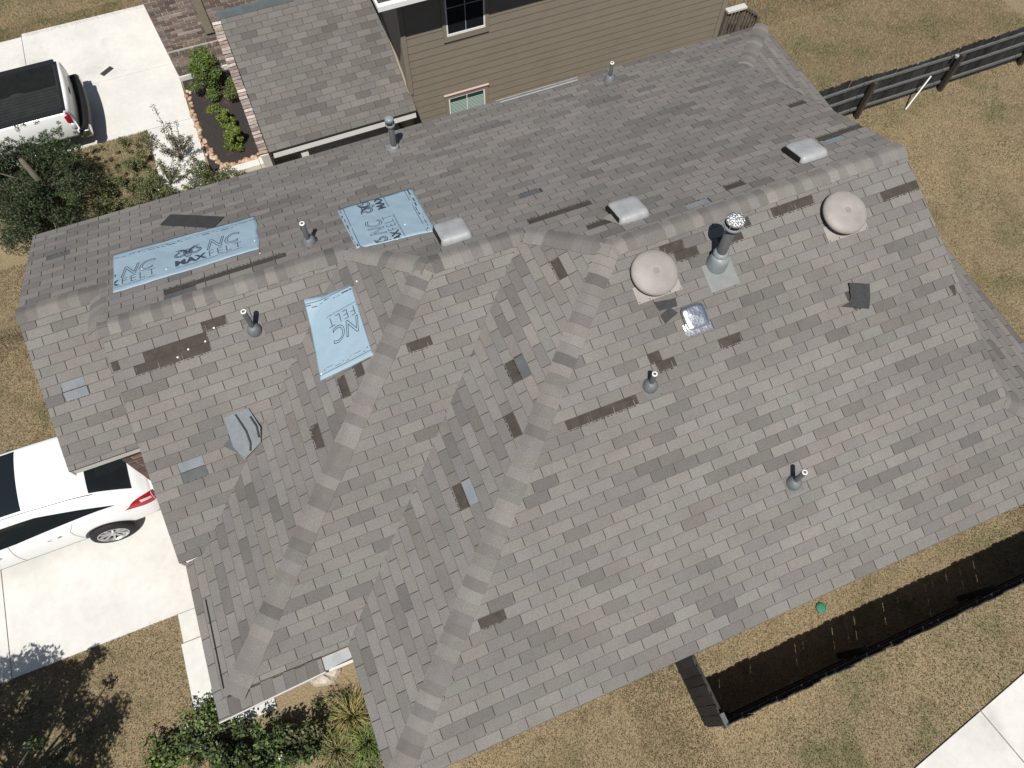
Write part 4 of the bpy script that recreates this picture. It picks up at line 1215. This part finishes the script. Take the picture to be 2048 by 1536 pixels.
for sd in (-1, 1):
    def so_(a, b, sd=sd):
        x = lerp(.80, -2.05, a ** .85)
        up = lerp(3.35, 3.86, min(1, a * 3.2) ** .7); lo = lerp(3.32, 3.10, min(1, a * 2.0))
        return x, sd * lerp(lo, up, b)
    patch(BD, so_, .004, m_glass, 'side_window', suv, 16)
    patch(BD, lambda a, b, sd=sd: (lerp(.86, 1.345, a) + .10 * (b) * (1 - a), sd * lerp(2.35 + .25 * (1 - a), 2.35 + .25 * (1 - a) + lerp(.16, 1.55, a ** .8), b)), .006, m_red, 'tail_light', suv, 8)
    patch(BD, lambda a, b, sd=sd: (lerp(1.15, 1.31, a), sd * lerp(2.85, 3.12, b)), .010, m_clear, 'reverse_light', suv, 4)
    for x0 in (-.28, -1.22):
        m = MB(); p = BD.skin([x0], [sd * 2.62], .036)[0][0]; m.tube([p + Vector((-.085, 0, -.004)), p + Vector((-.03, -.012 * -sd, 0)), p + Vector((.05, -.012 * -sd, 0)), p + Vector((.09, 0, .004))], .013, 8); m.build('door_handle', m_chrome, suv, True)
    for pts in ([(.02, 1.0), (-.03, 2.0), (-.02, 2.6), (.10, 3.1)], [(-.98, .8), (-.95, 2.0), (-.92, 2.8), (-.90, 3.1)]):
        V = []
        for dx in (-.0035, .0035):
            for k in range(16):
                i = min(int(k / 15 * (len(pts) - 1)), len(pts) - 2); f = k / 15 * (len(pts) - 1) - i
                V.append(BD.skin([lerp(pts[i][0], pts[i + 1][0], f) + dx], [sd * lerp(pts[i][1], pts[i + 1][1], f)], .003)[0][0])
        m = MB(); m.add(V, [(k, k + 1, 17 + k, 16 + k) for k in range(15)]); m.build('door_seam', m_rail, suv)
    patch(BD, lambda a, b, sd=sd: (lerp(.0, -2.4, a), sd * lerp(.0, .45, b)), .005, m_dplast, 'sill_trim', suv, 8)
    m = MB(); p = BD.pt(-1.55, sd * 3.05); loft(m, sq_rings(0, [(.05, .02, -.10), (.085, .10, -.09), (.09, .115, 0), (.08, .10, .06), (.03, .05, .08)], 16, 3), Matrix.Translation(p + Vector((0, sd * .12, .06)))); m.build('mirror', m_wpaint, suv, True)
    # wheels
    for wx in (.40, -2.42):
        wy_ = 6.30 + sd * .785
        t0 = MB(); R = Matrix.Translation((wx, wy_, .355)) @ Matrix.Rotation(math.pi / 2 * (1 if sd < 0 else -1), 4, 'X')
        t0.lathe([(.20, -.12), (.325, -.115), (.345, -.08), (.35, 0), (.345, .075), (.325, .105), (.245, .112)], R, 40, 0, False); wh = t0.build('wheel', m_tyre, suv, True)
        rm = MB(); rm.lathe([(.235, .06), (.245, .112), (.232, .116), (.222, .085)], R, 40, 0, False)
        rm.lathe([(.055, .07), (.05, .105), (.02, .11)], R, 16)
        for k in range(10):
            a = k * math.pi / 5
            rm.prism([R @ Vector((math.cos(a + d) * r, math.sin(a + d) * r, .10 - .02 * (r < .1))) for r, d in ((.04, -.3), (.235, -.075), (.235, .075), (.04, .3))], (0, -sd * .03, 0))
        rm.build('rim', m_rim, wh)
        dk3 = MB(); dk3.lathe([(.226, .04), (.1, .045), (.01, .045)], R, 24); dk3.build('brake', m_tyre, wh)
        # arch lining: dark lip following the skin
        V = []; NA = 22
        for rr in (.335, .405):
            for k in range(NA + 1):
                a = math.pi * (k / NA) * 1.12 - .06 * math.pi
                zz = .36 + rr * math.sin(a); x = wx + rr * math.cos(a)
                tt = np.interp(zz, [float(q[1]) for q in BD.ring(x)][:4], [0, 1, 2, 3])
                V.append(BD.skin([x], [sd * float(tt)], .006)[0][0])
        m = MB(); m.add(V, [(k, k + 1, NA + 2 + k, NA + 1 + k) for k in range(NA)]); m.build('wheel_arch', m_dplast, suv)
        V = [Vector((wx, 6.2 + sd * .905, .36))] ; V = []
        for k in range(25):
            a = 2 * math.pi * k / 24; x = wx + .345 * math.cos(a); zz = .36 + .345 * math.sin(a)
            tt = np.interp(zz, [float(q[1]) for q in BD.ring(x)][:4], [0, 1, 2, 3])
            V.append(BD.skin([x], [sd * float(tt)], .004)[0][0])
        m = MB(); m.add(V[:24], [tuple(range(24))]); m.build('wheel_well', m_tyre, suv)
patch(BD, lambda a, b: (lerp(.585, 1.12, a), lerp(-4.72 + .25 * a * a, -6, b)), .005, m_glass, 'rear_window', suv, 12)
patch(BD, lambda a, b: (lerp(.585, 1.12, a), lerp(6, 4.72 - .25 * a * a, b)), .005, m_glass, 'rear_window', suv, 12)
patch(BD, lambda a, b: (lerp(-.36, -1.12, a), lerp(-4.82, -6, b)), .004, m_glass, 'sunroof', suv, 10)
patch(BD, lambda a, b: (lerp(-.36, -1.12, a), lerp(6, 4.82, b)), .004, m_glass, 'sunroof', suv, 10)
patch(BD, lambda a, b: (lerp(-1.52, -2.38, a), lerp(-4.35, -6, b)), .004, m_glass, 'windscreen', suv, 10)
patch(BD, lambda a, b: (lerp(-1.52, -2.38, a), lerp(6, 4.35, b)), .004, m_glass, 'windscreen', suv, 10)
for sd in (-1, 1):
    V = []
    for k in range(41):
        for tt in (4.52, 4.60): V.append(BD.skin([lerp(.62, -1.6, k / 40)], [sd * tt], .012)[0][0])
    m = MB(); m.add(V, [(2 * k, 2 * k + 1, 2 * k + 3, 2 * k + 2) for k in range(40)]); m.build('roof_channel', m_dplast, suv)
patch(BD, lambda a, b: (lerp(1.30, 1.374, a), lerp(-1.2, 1.2, b) * .5 - .0001), .004, m_dplast, 'bumper_trim', suv, 6) if False else None

# ---------------------------------------------------------------- white pickup by the neighbouring garage
pk = thing('pickup_truck', 'white pickup truck with black lined bed, half hidden by the big dark tree', 'pickup', (-1.6, 17.4, -1.47))
G = -1.47
m = MB()
def rbox(m, a, b, bev=.03, mi=0):
    """box with rounded vertical and top edges"""
    c = [(a[i] + b[i]) / 2 for i in range(3)]; hx, hy = abs(b[0] - a[0]) / 2, abs(b[1] - a[1]) / 2; z0, z1 = a[2], b[2]
    R = []
    for dz, ins in ((z0, bev * .4), (z0 + bev, 0), (z1 - bev, 0), (z1 - bev * .3, bev * .3), (z1, bev)):
        ring = []
        for (sx, sy, a0) in ((1, 1, 0), (-1, 1, 1), (-1, -1, 2), (1, -1, 3)):
            for k in range(4):
                an = (a0 + k / 3) * math.pi / 2
                ring.append((c[0] + sx * (hx - bev) + (bev - ins) * math.cos(an), c[1] + sy * (hy - bev) + (bev - ins) * math.sin(an), dz))
        R.append(ring)
    n = 16; V = [p for r in R for p in r]
    Fc = [(i * n + k, i * n + (k + 1) % n, (i + 1) * n + (k + 1) % n, (i + 1) * n + k) for i in range(4) for k in range(n)] + [tuple(4 * n + k for k in range(n)), tuple(range(n))[::-1]]
    m.add(V, Fc, mi)
y0, y1 = 16.40, 18.38
for (a, b) in (((-1.45, y0, G + .55), (.70, y0 + .16, G + 1.27)), ((-1.45, y1 - .16, G + .55), (.70, y1, G + 1.27))):
    m = MB(); rbox(m, a, b, .05); m.build('bed_side', m_wpaint, pk, True)
m = MB()
n_ = 14; V = []
for k in range(n_ + 1):
    y = lerp(y0 + .03, y1 - .03, k / n_); bow = .05 * (1 - (2 * k / n_ - 1) ** 2)
    V += [(.66 + bow, y, G + 1.25), (.735 + bow, y, G + 1.255), (.765 + bow, y, G + 1.18), (.79 + bow, y, G + .95), (.77 + bow, y, G + .62), (.68 + bow, y, G + .62)]
m.add(V, [(6 * k + j, 6 * k + (j + 1) % 6, 6 * k + 6 + (j + 1) % 6, 6 * k + 6 + j) for k in range(n_) for j in range(6)] + [tuple(range(6)), tuple(6 * n_ + j for j in range(6))[::-1]])
m.build('tailgate', m_wpaint, pk, True)
m = MB(); rbox(m, (.815, 17.28, G + 1.02), (.835, 17.5, G + 1.1), .01); m.build('tailgate_handle', m_dplast, pk)
m = MB(); m.b2((-1.42, y0 + .155, G + .66), (.68, y1 - .155, G + .70))
m.build('bed_floor', m_liner, pk)
for (a, b) in (((-1.42, y0 + .161, G + .70), (.66, y0 + .19, G + 1.283)), ((-1.42, y1 - .19, G + .70), (.66, y1 - .161, G + 1.283)), ((.62, y0 + .19, G + .70), (.66, y1 - .19, G + 1.26))):
    m = MB(); m.b2(a, b); m.build('bed_liner', m_liner, pk)
for (a, b) in (((-1.42, y0 + .02, G + 1.272), (.66, y0 + .185, G + 1.29)), ((-1.42, y1 - .185, G + 1.272), (.66, y1 - .02, G + 1.29)), ((.655, y0 + .1, G + 1.258), (.72, y1 - .1, G + 1.27))):
    m = MB(); m.b2(a, b); m.build('rail_cap', m_dplast, pk)
for k in range(14):
    m = MB(); y = y0 + .25 + k * .11; m.b2((-1.4, y, G + .70), (.6, y + .05, G + .712)); m.build('bed_rib', m_liner, pk)
for (ya, yb) in ((y0 - .005, y0 + .17), (y1 - .17, y1 + .005)):
    m = MB(); rbox(m, (.60, ya, G + .94), (.745, yb, G + 1.20), .04); tl = m.build('tail_light', m_red, pk, True)
    m = MB(); rbox(m, (.61, ya + .0 - .002, G + .76), (.748, yb - .004, G + .935), .04); m.build('reverse_lens', m_clear, pk, True)
m = MB()
V = []
for k in range(n_ + 1):
    y = lerp(y0 - .03, y1 + .03, k / n_); bow = .08 * (1 - (2 * k / n_ - 1) ** 2)
    V += [(.74 + bow, y, G + .72), (.93 + bow, y, G + .72), (.96 + bow, y, G + .66), (.95 + bow, y, G + .50), (.74 + bow, y, G + .50)]
m.add(V, [(5 * k + j, 5 * k + (j + 1) % 5, 5 * k + 5 + (j + 1) % 5, 5 * k + 5 + j) for k in range(n_) for j in range(5)] + [tuple(range(5)), tuple(5 * n_ + j for j in range(5))[::-1]])
m.build('bumper', m_dplast, pk, True)
for (ya, yb) in ((y0 - .045, y0 + .26), (y1 - .26, y1 + .045)):
    m = MB(); rbox(m, (.80, ya, G + .47), (.99, yb, G + .70), .05); m.build('bumper_corner', m_chrome, pk, True)
m = MB(); rbox(m, (-4.6, y0 - .0, G + .5), (-1.5, y1, G + 1.2), .12); rbox(m, (-3.3, y0 + .12, G + 1.15), (-1.55, y1 - .12, G + 1.88), .2); m.build('cab', m_wpaint, pk, True)
m = MB(); m.b2((-1.552, y0 + .3, G + 1.32), (-1.545, y1 - .3, G + 1.72)); m.build('cab_window', m_glass, pk)
for (x, y) in ((-.55, y0 + .12), (-.55, y1 - .12), (-3.7, y0 + .12), (-3.7, y1 - .12)):
    m = MB(); R = Matrix.Translation((x, y, G + .38)) @ Matrix.Rotation(math.pi / 2, 4, 'X'); m.lathe([(.2, -.13), (.37, -.12), (.385, 0), (.37, .12), (.22, .13)], R, 32); m.build('wheel', m_tyre, pk, True)

# ---------------------------------------------------------------- plants
def leaf_cloud(name, centres, n, size, pal, parent, up=.35, spread=1.0, asp=2.0, hollow=.45):
    """n leaf blades scattered in clumps; centres: (x, y, z, radius)"""
    C_a = np.array(centres, float); w_ = C_a[:, 3] ** 2; idx = nr.choice(len(C_a), n, p=w_ / w_.sum())
    d = nr.normal(size=(n, 3)); d /= np.linalg.norm(d, axis=1)[:, None]
    r = (hollow + (1 - hollow) * nr.random(n)) ** .6
    P = C_a[idx, :3] + d * (C_a[idx, 3] * r)[:, None] * spread * np.array([1, 1, .85])
    a = nr.normal(size=(n, 3)) + d * .6; a /= np.linalg.norm(a, axis=1)[:, None]
    nrm = nr.normal(size=(n, 3)) * .7 + d * .5 + np.array([0, 0, up]); b = np.cross(a, nrm); b /= (np.linalg.norm(b, axis=1)[:, None] + 1e-9)
    s = size * nr.uniform(.6, 1.35, n)[:, None]
    A = a * s; Bv = b * s / asp
    fold = np.cross(a, b) * s * .12
    V = np.stack([P - A * .5, P + Bv * .5 + fold, P + A * .5, P - Bv * .5 + fold], 1).reshape(-1, 3)
    me = bpy.data.meshes.new(name)
    me.vertices.add(4 * n); me.vertices.foreach_set('co', V.astype(np.float32).ravel())
    me.loops.add(4 * n); me.loops.foreach_set('vertex_index', np.arange(4 * n, dtype=np.int32))
    me.polygons.add(n); me.polygons.foreach_set('loop_start', np.arange(0, 4 * n, 4, dtype=np.int32)); me.polygons.foreach_set('loop_total', np.full(n, 4, np.int32))
    pal = np.array(pal, float); cl = pal[nr.integers(0, len(pal), n)] * nr.uniform(.65, 1.3, (n, 1))
    at = me.color_attributes.new('tone', 'FLOAT_COLOR', 'CORNER'); c4 = np.ones((n, 4, 4), np.float32); c4[:, :, :3] = cl[:, None, :]; at.data.foreach_set('color', c4.ravel())
    me.materials.append(m_leaf); me.update(); me.validate()
    return link(name, me, parent)
def branches(parent, base, tips, r0, r1, name='branch', bend=.25, m_=None):
    for tp in tips:
        b = Vector(base); t = Vector(tp); mid = b.lerp(t, .5) + Vector((rnd.uniform(-1, 1), rnd.uniform(-1, 1), rnd.uniform(.0, 1))) * bend * (t - b).length * .4
        pts = [b.lerp(mid, k / 4).lerp(mid.lerp(t, k / 4), k / 4) for k in range(5)]
        m = MB(); m.tube(pts, [lerp(r0, r1, k / 4) for k in range(5)], 6); m.build(name, m_ or m_bark, parent, True)
DK = [(.036, .055, .024), (.048, .07, .03), (.030, .046, .023), (.062, .085, .036), (.042, .054, .034)]
MD = [(.10, .15, .042), (.08, .125, .036), (.13, .175, .055), (.07, .105, .034)]
YG = [(.13, .19, .03), (.10, .16, .028), (.16, .20, .035), (.08, .13, .026), (.19, .21, .04)]
OL = [(.11, .125, .05), (.085, .10, .04), (.14, .14, .065), (.07, .085, .035), (.16, .13, .085)]
# big dark tree at the left edge
tr = thing('tree', 'big dark green bushy tree at the left edge, its twigs hanging over the pickup', 'tree', (-.2, 14.6, -1.5))
m = MB(); m.tube([(-.2, 14.55, -1.55), (-.15, 14.6, -.6), (-.2, 14.7, .3)], [.11, .085, .05], 8); m.build('trunk', m_bark, tr, True)
cs_ = []
for k in range(86):
    a = rnd.uniform(0, 2 * math.pi); r = math.sqrt(rnd.random()) * 1.36
    cs_.append((-.35 + r * math.cos(a) * .95, 14.55 + r * math.sin(a) * 1.0, -1.15 + 1.75 * (1 - (r / 1.5) ** 2) * rnd.uniform(.1, 1) + rnd.uniform(-.2, .2), rnd.uniform(.20, .36)))
branches(tr, (-.2, 14.6, -.5), [(c[0], c[1], c[2]) for c in cs_[::3]], .03, .008)
leaf_cloud('crown', cs_, 36000, .06, DK, tr, .2, 1.05, 2.6, .3)
tw = []
for k in range(26):
    a = rnd.uniform(-.9, 2.6); L = rnd.uniform(1.25, 1.75)
    for q in range(6): tw.append((-.35 + math.cos(a) * L * (.62 + .07 * q), 14.55 + math.sin(a) * L * (.62 + .07 * q), -.3 + rnd.uniform(-.2, .5) * .6 + .03 * q, .075))
leaf_cloud('twig_leaves', tw, 5200, .05, DK + MD[:2], tr, .2, 1.0, 2.8, 0)
# rounded shrubs in the mulch bed
for (x, y, r, h, lab, pal, n) in ((4.02, 17.35, .52, .95, 'largest round green shrub, at the foot of the brick wall', MD + YG[:3], 8200),
                                  (4.08, 16.02, .30, .5, 'bright yellow green shrub in the middle of the mulch bed', YG, 4600),
                                  (4.14, 15.2, .30, .5, 'bright green shrub nearest the stone edging', YG + MD[:1], 4200)):
    t = thing('shrub', lab, 'shrub', (x, y, -1.5), 'shrubs in the mulch bed')
    cs_ = [(x + rnd.gauss(0, r * .38), y + rnd.gauss(0, r * .38), -1.46 + rnd.uniform(.1, 1) * h, r * rnd.uniform(.28, .42)) for _ in range(22)]
    branches(t, (x, y, -1.5), [c[:3] for c in cs_[::3]], .012, .004, 'stem')
    leaf_cloud('foliage', cs_, n, .055, pal, t, .5, 1.0, 2.2, .3)
# loose flowering shrubs and weeds along the far eave
WF = [(.62, .60, .58), (.55, .5, .52)]
for (x, y, h, r, lab, pal, n, fl_) in ((2.75, 15.35, 1.0, .36, 'tall thin reddish tipped shrub over the pale path', OL[1:] + [(.14, .08, .075)], 1500, 50),
                                  (2.35, 14.6, .7, .26, 'small sparse shrub at the left edge of the pale path', OL, 900, 60),
                                  (3.25, 14.3, .75, .38, 'leafy shrub with white specks beside the stones', MD + OL, 2200, 160)):
    t = thing('shrub', lab, 'shrub', (x, y, -1.5), 'loose shrubs along the far eave')
    tips = [(x + rnd.gauss(0, r * .8), y + rnd.gauss(0, r * .8), -1.5 + h * rnd.uniform(.6, 1.1)) for _ in range(11)]
    branches(t, (x, y, -1.5), tips, .012, .003, 'stem')
    cs_ = []
    for tp in tips:
        for f in (.45, .6, .75, .9, 1.0): cs_.append((lerp(x, tp[0], f), lerp(y, tp[1], f), lerp(-1.5, tp[2], f), .07 + .03 * rnd.random()))
    leaf_cloud('foliage', cs_, n, .05, pal, t, .4, 1.1, 2.2, 0)
    leaf_cloud('blossom', cs_, fl_, .03, WF, t, .8, 1.3, 1.2, .3)
def weeds(name, label, rects, n, size, pal, zf, h, kind=True):
    pts = []
    for (x0, x1, y0, y1, wgt) in rects:
        for _ in range(wgt):
            x = rnd.uniform(x0, x1); y = rnd.uniform(y0, y1); pts.append((x, y, zf(x, y) + rnd.uniform(.02, h), rnd.uniform(.07, .17)))
    o = leaf_cloud(name, pts, n, size, pal, None, .6, 1.0, 2.4, 0)
    return tag(o, label, name.replace('_', ' '), kind='stuff')
weeds('ground_cover', 'rough olive weeds growing along the far eave', [(.5, 2.3, 12.6, 14.7, 120), (.9, 2.1, 14.4, 15.4, 40), (2.0, 4.2, 12.4, 14.25, 110), (1.5, 2.15, 15.3, 16.4, 16)], 34000, .05, OL + MD[:1], terr, .42)
# planting at the lower left corner of the house
weeds('ground_cover', 'low mixed weeds under the shrubs below the porch corner', [(.1, 1.6, .5, 1.7, 60), (1.5, 3.4, .3, 1.6, 90), (2.6, 3.6, .2, 1.2, 30)], 13000, .045, MD + OL, terr, .2)
def rose(x, y, h, r, lab, pal, n, fl_):
    t = thing('shrub', lab, 'shrub', (x, y, 0), 'leafy shrubs below the porch corner')
    tips = [(x + rnd.gauss(0, r * .75), y + rnd.gauss(0, r * .75), h * rnd.uniform(.55, 1.1)) for _ in range(12)]
    branches(t, (x, y, 0), tips, .014, .004, 'stem')
    cs_ = []
    for tp in tips:
        for f in (.35, .55, .75, .95): cs_.append((lerp(x, tp[0], f) + rnd.gauss(0, .05), lerp(y, tp[1], f) + rnd.gauss(0, .05), lerp(.05, tp[2], f), .09 + .05 * rnd.random()))
    leaf_cloud('foliage', cs_, n, .06, pal, t, .6, 1.1, 1.7, 0)
    if fl_:
        fc = [(c[0], c[1], c[2] + .05, .05) for c in rnd.sample(cs_, 5)]
        leaf_cloud('blossom', fc, fl_, .035, [(.72, .70, .66)], t, .8, 1.0, 1.2, .2)
rose(2.02, 1.12, .62, .40, 'leafy green shrub with a cluster of white flowers below the porch', MD + DK[:3], 4420, 40)
rose(1.42, 1.42, .55, .34, 'green leafy shrub left of the flowering one', MD + DK, 3570, 16)
rose(.80, 1.80, .40, .26, 'small pale flowered shrub at the edge of the bare ground', MD + OL[:2], 1700, 26)
rose(1.30, 2.02, .50, .22, 'white flowered plant spilling over the pale path', MD + OL[:1], 1530, 60)
rose(.42, 1.62, .34, .20, 'low bright green clump at the bottom edge', YG + MD, 700, 0)
rose(2.62, 1.12, .5, .26, 'brownish dry shrub under the porch roof', OL + DK[:2], 2040, 0)
m = MB()
# tree standing just outside the picture at the lower left: one twig and its shade are in view
t2 = thing('tree', 'tree at the lower left edge whose leafy twig and dappled shade reach the drive', 'tree', (-1.95, 1.35, 0))
m = MB(); m.tube([(-1.95, 1.35, -.05), (-1.9, 1.4, 1.2), (-2.0, 1.5, 2.6)], [.10, .08, .05], 8); m.build('trunk', m_bark, t2, True)
cs_ = []
for k in range(100):
    a = rnd.uniform(0, 2 * math.pi); r = math.sqrt(rnd.random()) * 1.3
    cs_.append((-2.05 + r * math.cos(a), 1.55 + r * math.sin(a) * 1.1, 2.1 + rnd.uniform(-.5, .8), rnd.uniform(.16, .30)))
for k in range(9):
    cs_.append((-1.9 + .16 * k + rnd.uniform(-.1, .1), 2.55 + rnd.uniform(-.1, .3) - .03 * k, 1.7 + rnd.uniform(-.2, .5), .12))
branches(t2, (-1.95, 1.45, 1.5), [c[:3] for c in cs_[::3]], .03, .007)
leaf_cloud('crown', cs_, 34000, .07, DK + MD[:1], t2, .2, 1.0, 2.2, .2)
tw = [(-1.15 + .1 * k, 2.02 + .045 * k, .75 + .02 * k, .07) for k in range(8)]
branches(t2, (-1.9, 1.5, .9), [tw[-1][:3]], .02, .004, bend=.1); leaf_cloud('twig_leaves', tw, 420, .05, DK + MD[:1], t2, .4, 1.2, 2.2, 0)

# river stones edging the mulch bed
sm = []
for k in range(3):
    m = MB(); rr = []
    for (f, z) in ((.5, -.02), (.9, -.005), (1, .012), (.85, .03), (.5, .042), (.1, .045)):
        rr.append([(f * .05 * math.cos(a) * (1 + .12 * math.sin(2 * a + k)), f * .042 * math.sin(a) * (1 + .15 * math.cos(3 * a + k)), z) for a in np.linspace(0, 2 * math.pi, 9)[:-1]])
    loft(m, rr, Matrix.Identity(4)); sm.append(m.mesh('stone', m_stone, True))
SP = []
for k in range(100):
    f = rnd.random(); a = [(3.36, 17.75), (3.30, 16.6), (3.36, 15.5), (3.62, 14.7), (3.95, 14.58)]
    i = min(int(f * 4), 3); q = f * 4 - i; SP.append((lerp(a[i][0], a[i + 1][0], q) + rnd.gauss(.02, .035), lerp(a[i][1], a[i + 1][1], q) + rnd.gauss(.03, .05)))
for k in range(60):
    f = rnd.random(); SP.append((lerp(4.0, 5.0, f) + rnd.gauss(0, .03), lerp(14.62, 14.66, f) + rnd.gauss(0, .055)))
for (x, y) in SP:
    o = bpy.data.objects.new('stone', rnd.choice(sm)); COL.objects.link(o)
    o.location = (x, y, -1.488); o.rotation_euler = (rnd.uniform(-.3, .3), rnd.uniform(-.3, .3), rnd.uniform(0, 6.3)); s_ = rnd.uniform(.65, 1.45); o.scale = (s_, s_, s_)
    c = rnd.choice(((.42, .25, .15), (.46, .32, .22), (.36, .22, .14), (.52, .40, .30), (.40, .30, .24))); o.color = (*c, 1)
    tag(o, 'small tan and orange river stone edging the dark mulch bed', 'stone', 'river stones edging the mulch bed')
rk_ = MB(); rr = []
for (f, z) in ((1.05, -.05), (1, .06), (.85, .14), (.5, .18), (.1, .19)):
    rr.append([(f * .28 * math.cos(a) * (1 + .15 * math.sin(3 * a)), f * .19 * math.sin(a) * (1 + .12 * math.cos(2 * a)), z + .02 * math.sin(5 * a)) for a in np.linspace(0, 2 * math.pi, 15)[:-1]])
loft(rk_, rr, Matrix.Translation((3.02, 1.98, 0)) @ Matrix.Rotation(-.2, 4, 'Z'))
m_lime = mat('pale_limestone', (.52, .46, .38), .9, noise=[(12, .65, 1.15, 4), (40, .8, 1.1, 3)], bump=(25, .9, .02))
tag(rk_.build('boulder', m_lime), 'pale rough limestone boulder by the porch corner', 'rock')

# grass blades
def grass(name, label, rects, dens, hgt, pals, mask=None, lean=.6):
    PX = []; 
    for (x0, x1, y0, y1) in rects:
        n = int((x1 - x0) * (y1 - y0) * dens); PX.append(np.stack([nr.uniform(x0, x1, n), nr.uniform(y0, y1, n)], 1))
    P = np.concatenate(PX)
    def sl(a0, a1, b0, b1): return (P[:, 0] > a0) & (P[:, 0] < a1) & (P[:, 1] > b0) & (P[:, 1] < b1)
    bad = sl(-12, 2.5, 3.83, 7.75) | sl(1.02, 2.3, 1.2, 3.83) | sl(-12, 3.28, 16.66, 21.4) | sl(2.15, 3.28, 14.3, 16.7) | sl(3.28, 8.2, 14.25, 18.1) | sl(3.3, 8.3, 17.9, 24)
    q = (P[:, 0] - 11.06) * -.183 + (P[:, 1] + 2.75) * .983
    bad |= (q < .01) & (P[:, 0] > 5)
    P = P[~bad]; n = len(P)
    tz = np.array([terr(x, y) for x, y in P]) if n < 400000 else np.zeros(n)
    f = .5 + .5 * np.sin(P[:, 0] * 2.1 + 1.3 * np.sin(P[:, 1] * 1.7)) * np.sin(P[:, 1] * 2.4 + 1.1 * np.sin(P[:, 0] * 1.3)) + .25 * np.sin(P[:, 0] * 6.3 + P[:, 1] * 2.2) * np.sin(P[:, 1] * 7.1)
    f = f + (mask(P) if mask else 0) + nr.normal(0, .22, n)
    g_ = np.clip((f - .55) / .45, 0, 1)[:, None]
    dry = np.array(pals[0])[nr.integers(0, len(pals[0]), n)]; grn = np.array(pals[1])[nr.integers(0, len(pals[1]), n)]
    c = (dry * (1 - g_) + grn * g_) * nr.uniform(.6, 1.3, (n, 1))
    a = nr.uniform(0, 2 * np.pi, n); h = hgt * nr.uniform(.45, 1.25, n); w_ = .0045 * nr.uniform(.7, 1.5, n)
    dx, dy = np.cos(a), np.sin(a); l = h * lean * nr.uniform(.3, 1.6, n); a2 = nr.uniform(0, 2 * np.pi, n)
    V = np.zeros((n, 3, 3)); V[:, 0] = np.stack([P[:, 0] - dx * w_, P[:, 1] - dy * w_, tz - .004], 1); V[:, 1] = np.stack([P[:, 0] + dx * w_, P[:, 1] + dy * w_, tz - .004], 1)
    V[:, 2] = np.stack([P[:, 0] + np.cos(a2) * l, P[:, 1] + np.sin(a2) * l, tz + h], 1)
    me = bpy.data.meshes.new(name)
    me.vertices.add(3 * n); me.vertices.foreach_set('co', V.astype(np.float32).ravel())
    me.loops.add(3 * n); me.loops.foreach_set('vertex_index', np.arange(3 * n, dtype=np.int32))
    me.polygons.add(n); me.polygons.foreach_set('loop_start', np.arange(0, 3 * n, 3, dtype=np.int32)); me.polygons.foreach_set('loop_total', np.full(n, 3, np.int32))
    at = me.color_attributes.new('tone', 'FLOAT_COLOR', 'CORNER'); c4 = np.ones((n, 3, 4), np.float32); c4[:, :, :3] = c[:, None, :]; at.data.foreach_set('color', c4.ravel())
    me.materials.append(m_blade); me.update(); me.validate()
    return tag(link(name, me), label, 'grass', kind='stuff')
DRY = [(.31, .245, .145), (.26, .20, .115), (.36, .29, .185), (.20, .15, .09), (.28, .235, .135)]
GRN = [(.11, .135, .05), (.085, .115, .04), (.15, .16, .065), (.07, .09, .04)]
grass('grass', 'dry tan and green lawn grass round the house', [(7.3, 16, -3.4, .4), (15, 24, -1, 15), (-2.2, 1.0, .6, 3.85), (4.6, 8.4, -3, .4)], 2600, .045, (DRY, GRN),
      lambda P: np.where((P[:, 1] < -1.2) & (P[:, 0] > 9), np.clip((-1.2 - P[:, 1]) * .38 + .12, 0, .6), 0) + np.where((P[:, 0] < 3) & (P[:, 1] < 4), .12, 0))
grass('grass', 'patchy lawn grass beside the neighbouring driveway', [(-2, 3.3, 21.2, 24.5), (.2, 2.2, 12.6, 16.75), (-2, .6, 7.7, 13.5), (15, 24, 13, 17), (-2.2, 3.3, 21.2, 22)], 2600, .05, (DRY, GRN),
      lambda P: np.where((P[:, 1] > 12) & (P[:, 0] < 5), .30, -.02))
# ornamental grass at the porch corner
for (x, y, h, n, lab, pal) in ((3.30, 1.22, .42, 420, 'dry yellowish ornamental grass clump by the boulder', ((.36, .28, .10), (.30, .24, .12), (.20, .22, .07))),
                               (3.42, .78, .40, 520, 'green grass clump against the lower front eave', ((.10, .17, .035), (.13, .19, .05), (.20, .22, .08))),
                               (2.95, .85, .36, 420, 'straw coloured grass clump between the shrubs and the eave', ((.30, .25, .14), (.22, .22, .09), (.15, .17, .06)))):
    m = MB()
    for k in range(n):
        a = rnd.uniform(0, 6.28); r = abs(rnd.gauss(0, .11)); L = h * rnd.uniform(.5, 1.2); o_ = rnd.uniform(.15, .95)
        bx, by = x + r * math.cos(a), y + r * math.sin(a); dx, dy = math.cos(a + rnd.gauss(0, .5)), math.sin(a + rnd.gauss(0, .5)); w_ = .004
        p0 = (bx, by, 0); p1 = (bx + dx * L * o_ * .35, by + dy * L * o_ * .35, L * .65); p2 = (bx + dx * L * o_, by + dy * L * o_, L * (1 - o_ * .55))
        px, py = -dy * w_, dx * w_; kk = rnd.uniform(.6, 1.3); c = [q * kk for q in rnd.choice(pal)]
        m.add([(p0[0] - px, p0[1] - py, p0[2]), (p0[0] + px, p0[1] + py, p0[2]), (p1[0] + px, p1[1] + py, p1[2]), (p1[0] - px, p1[1] - py, p1[2]), p2], [(0, 1, 2, 3), (3, 2, 4)], 0, c)
    tag(m.build('grass_clump', m_blade), lab, 'grass', 'grass clumps by the porch')
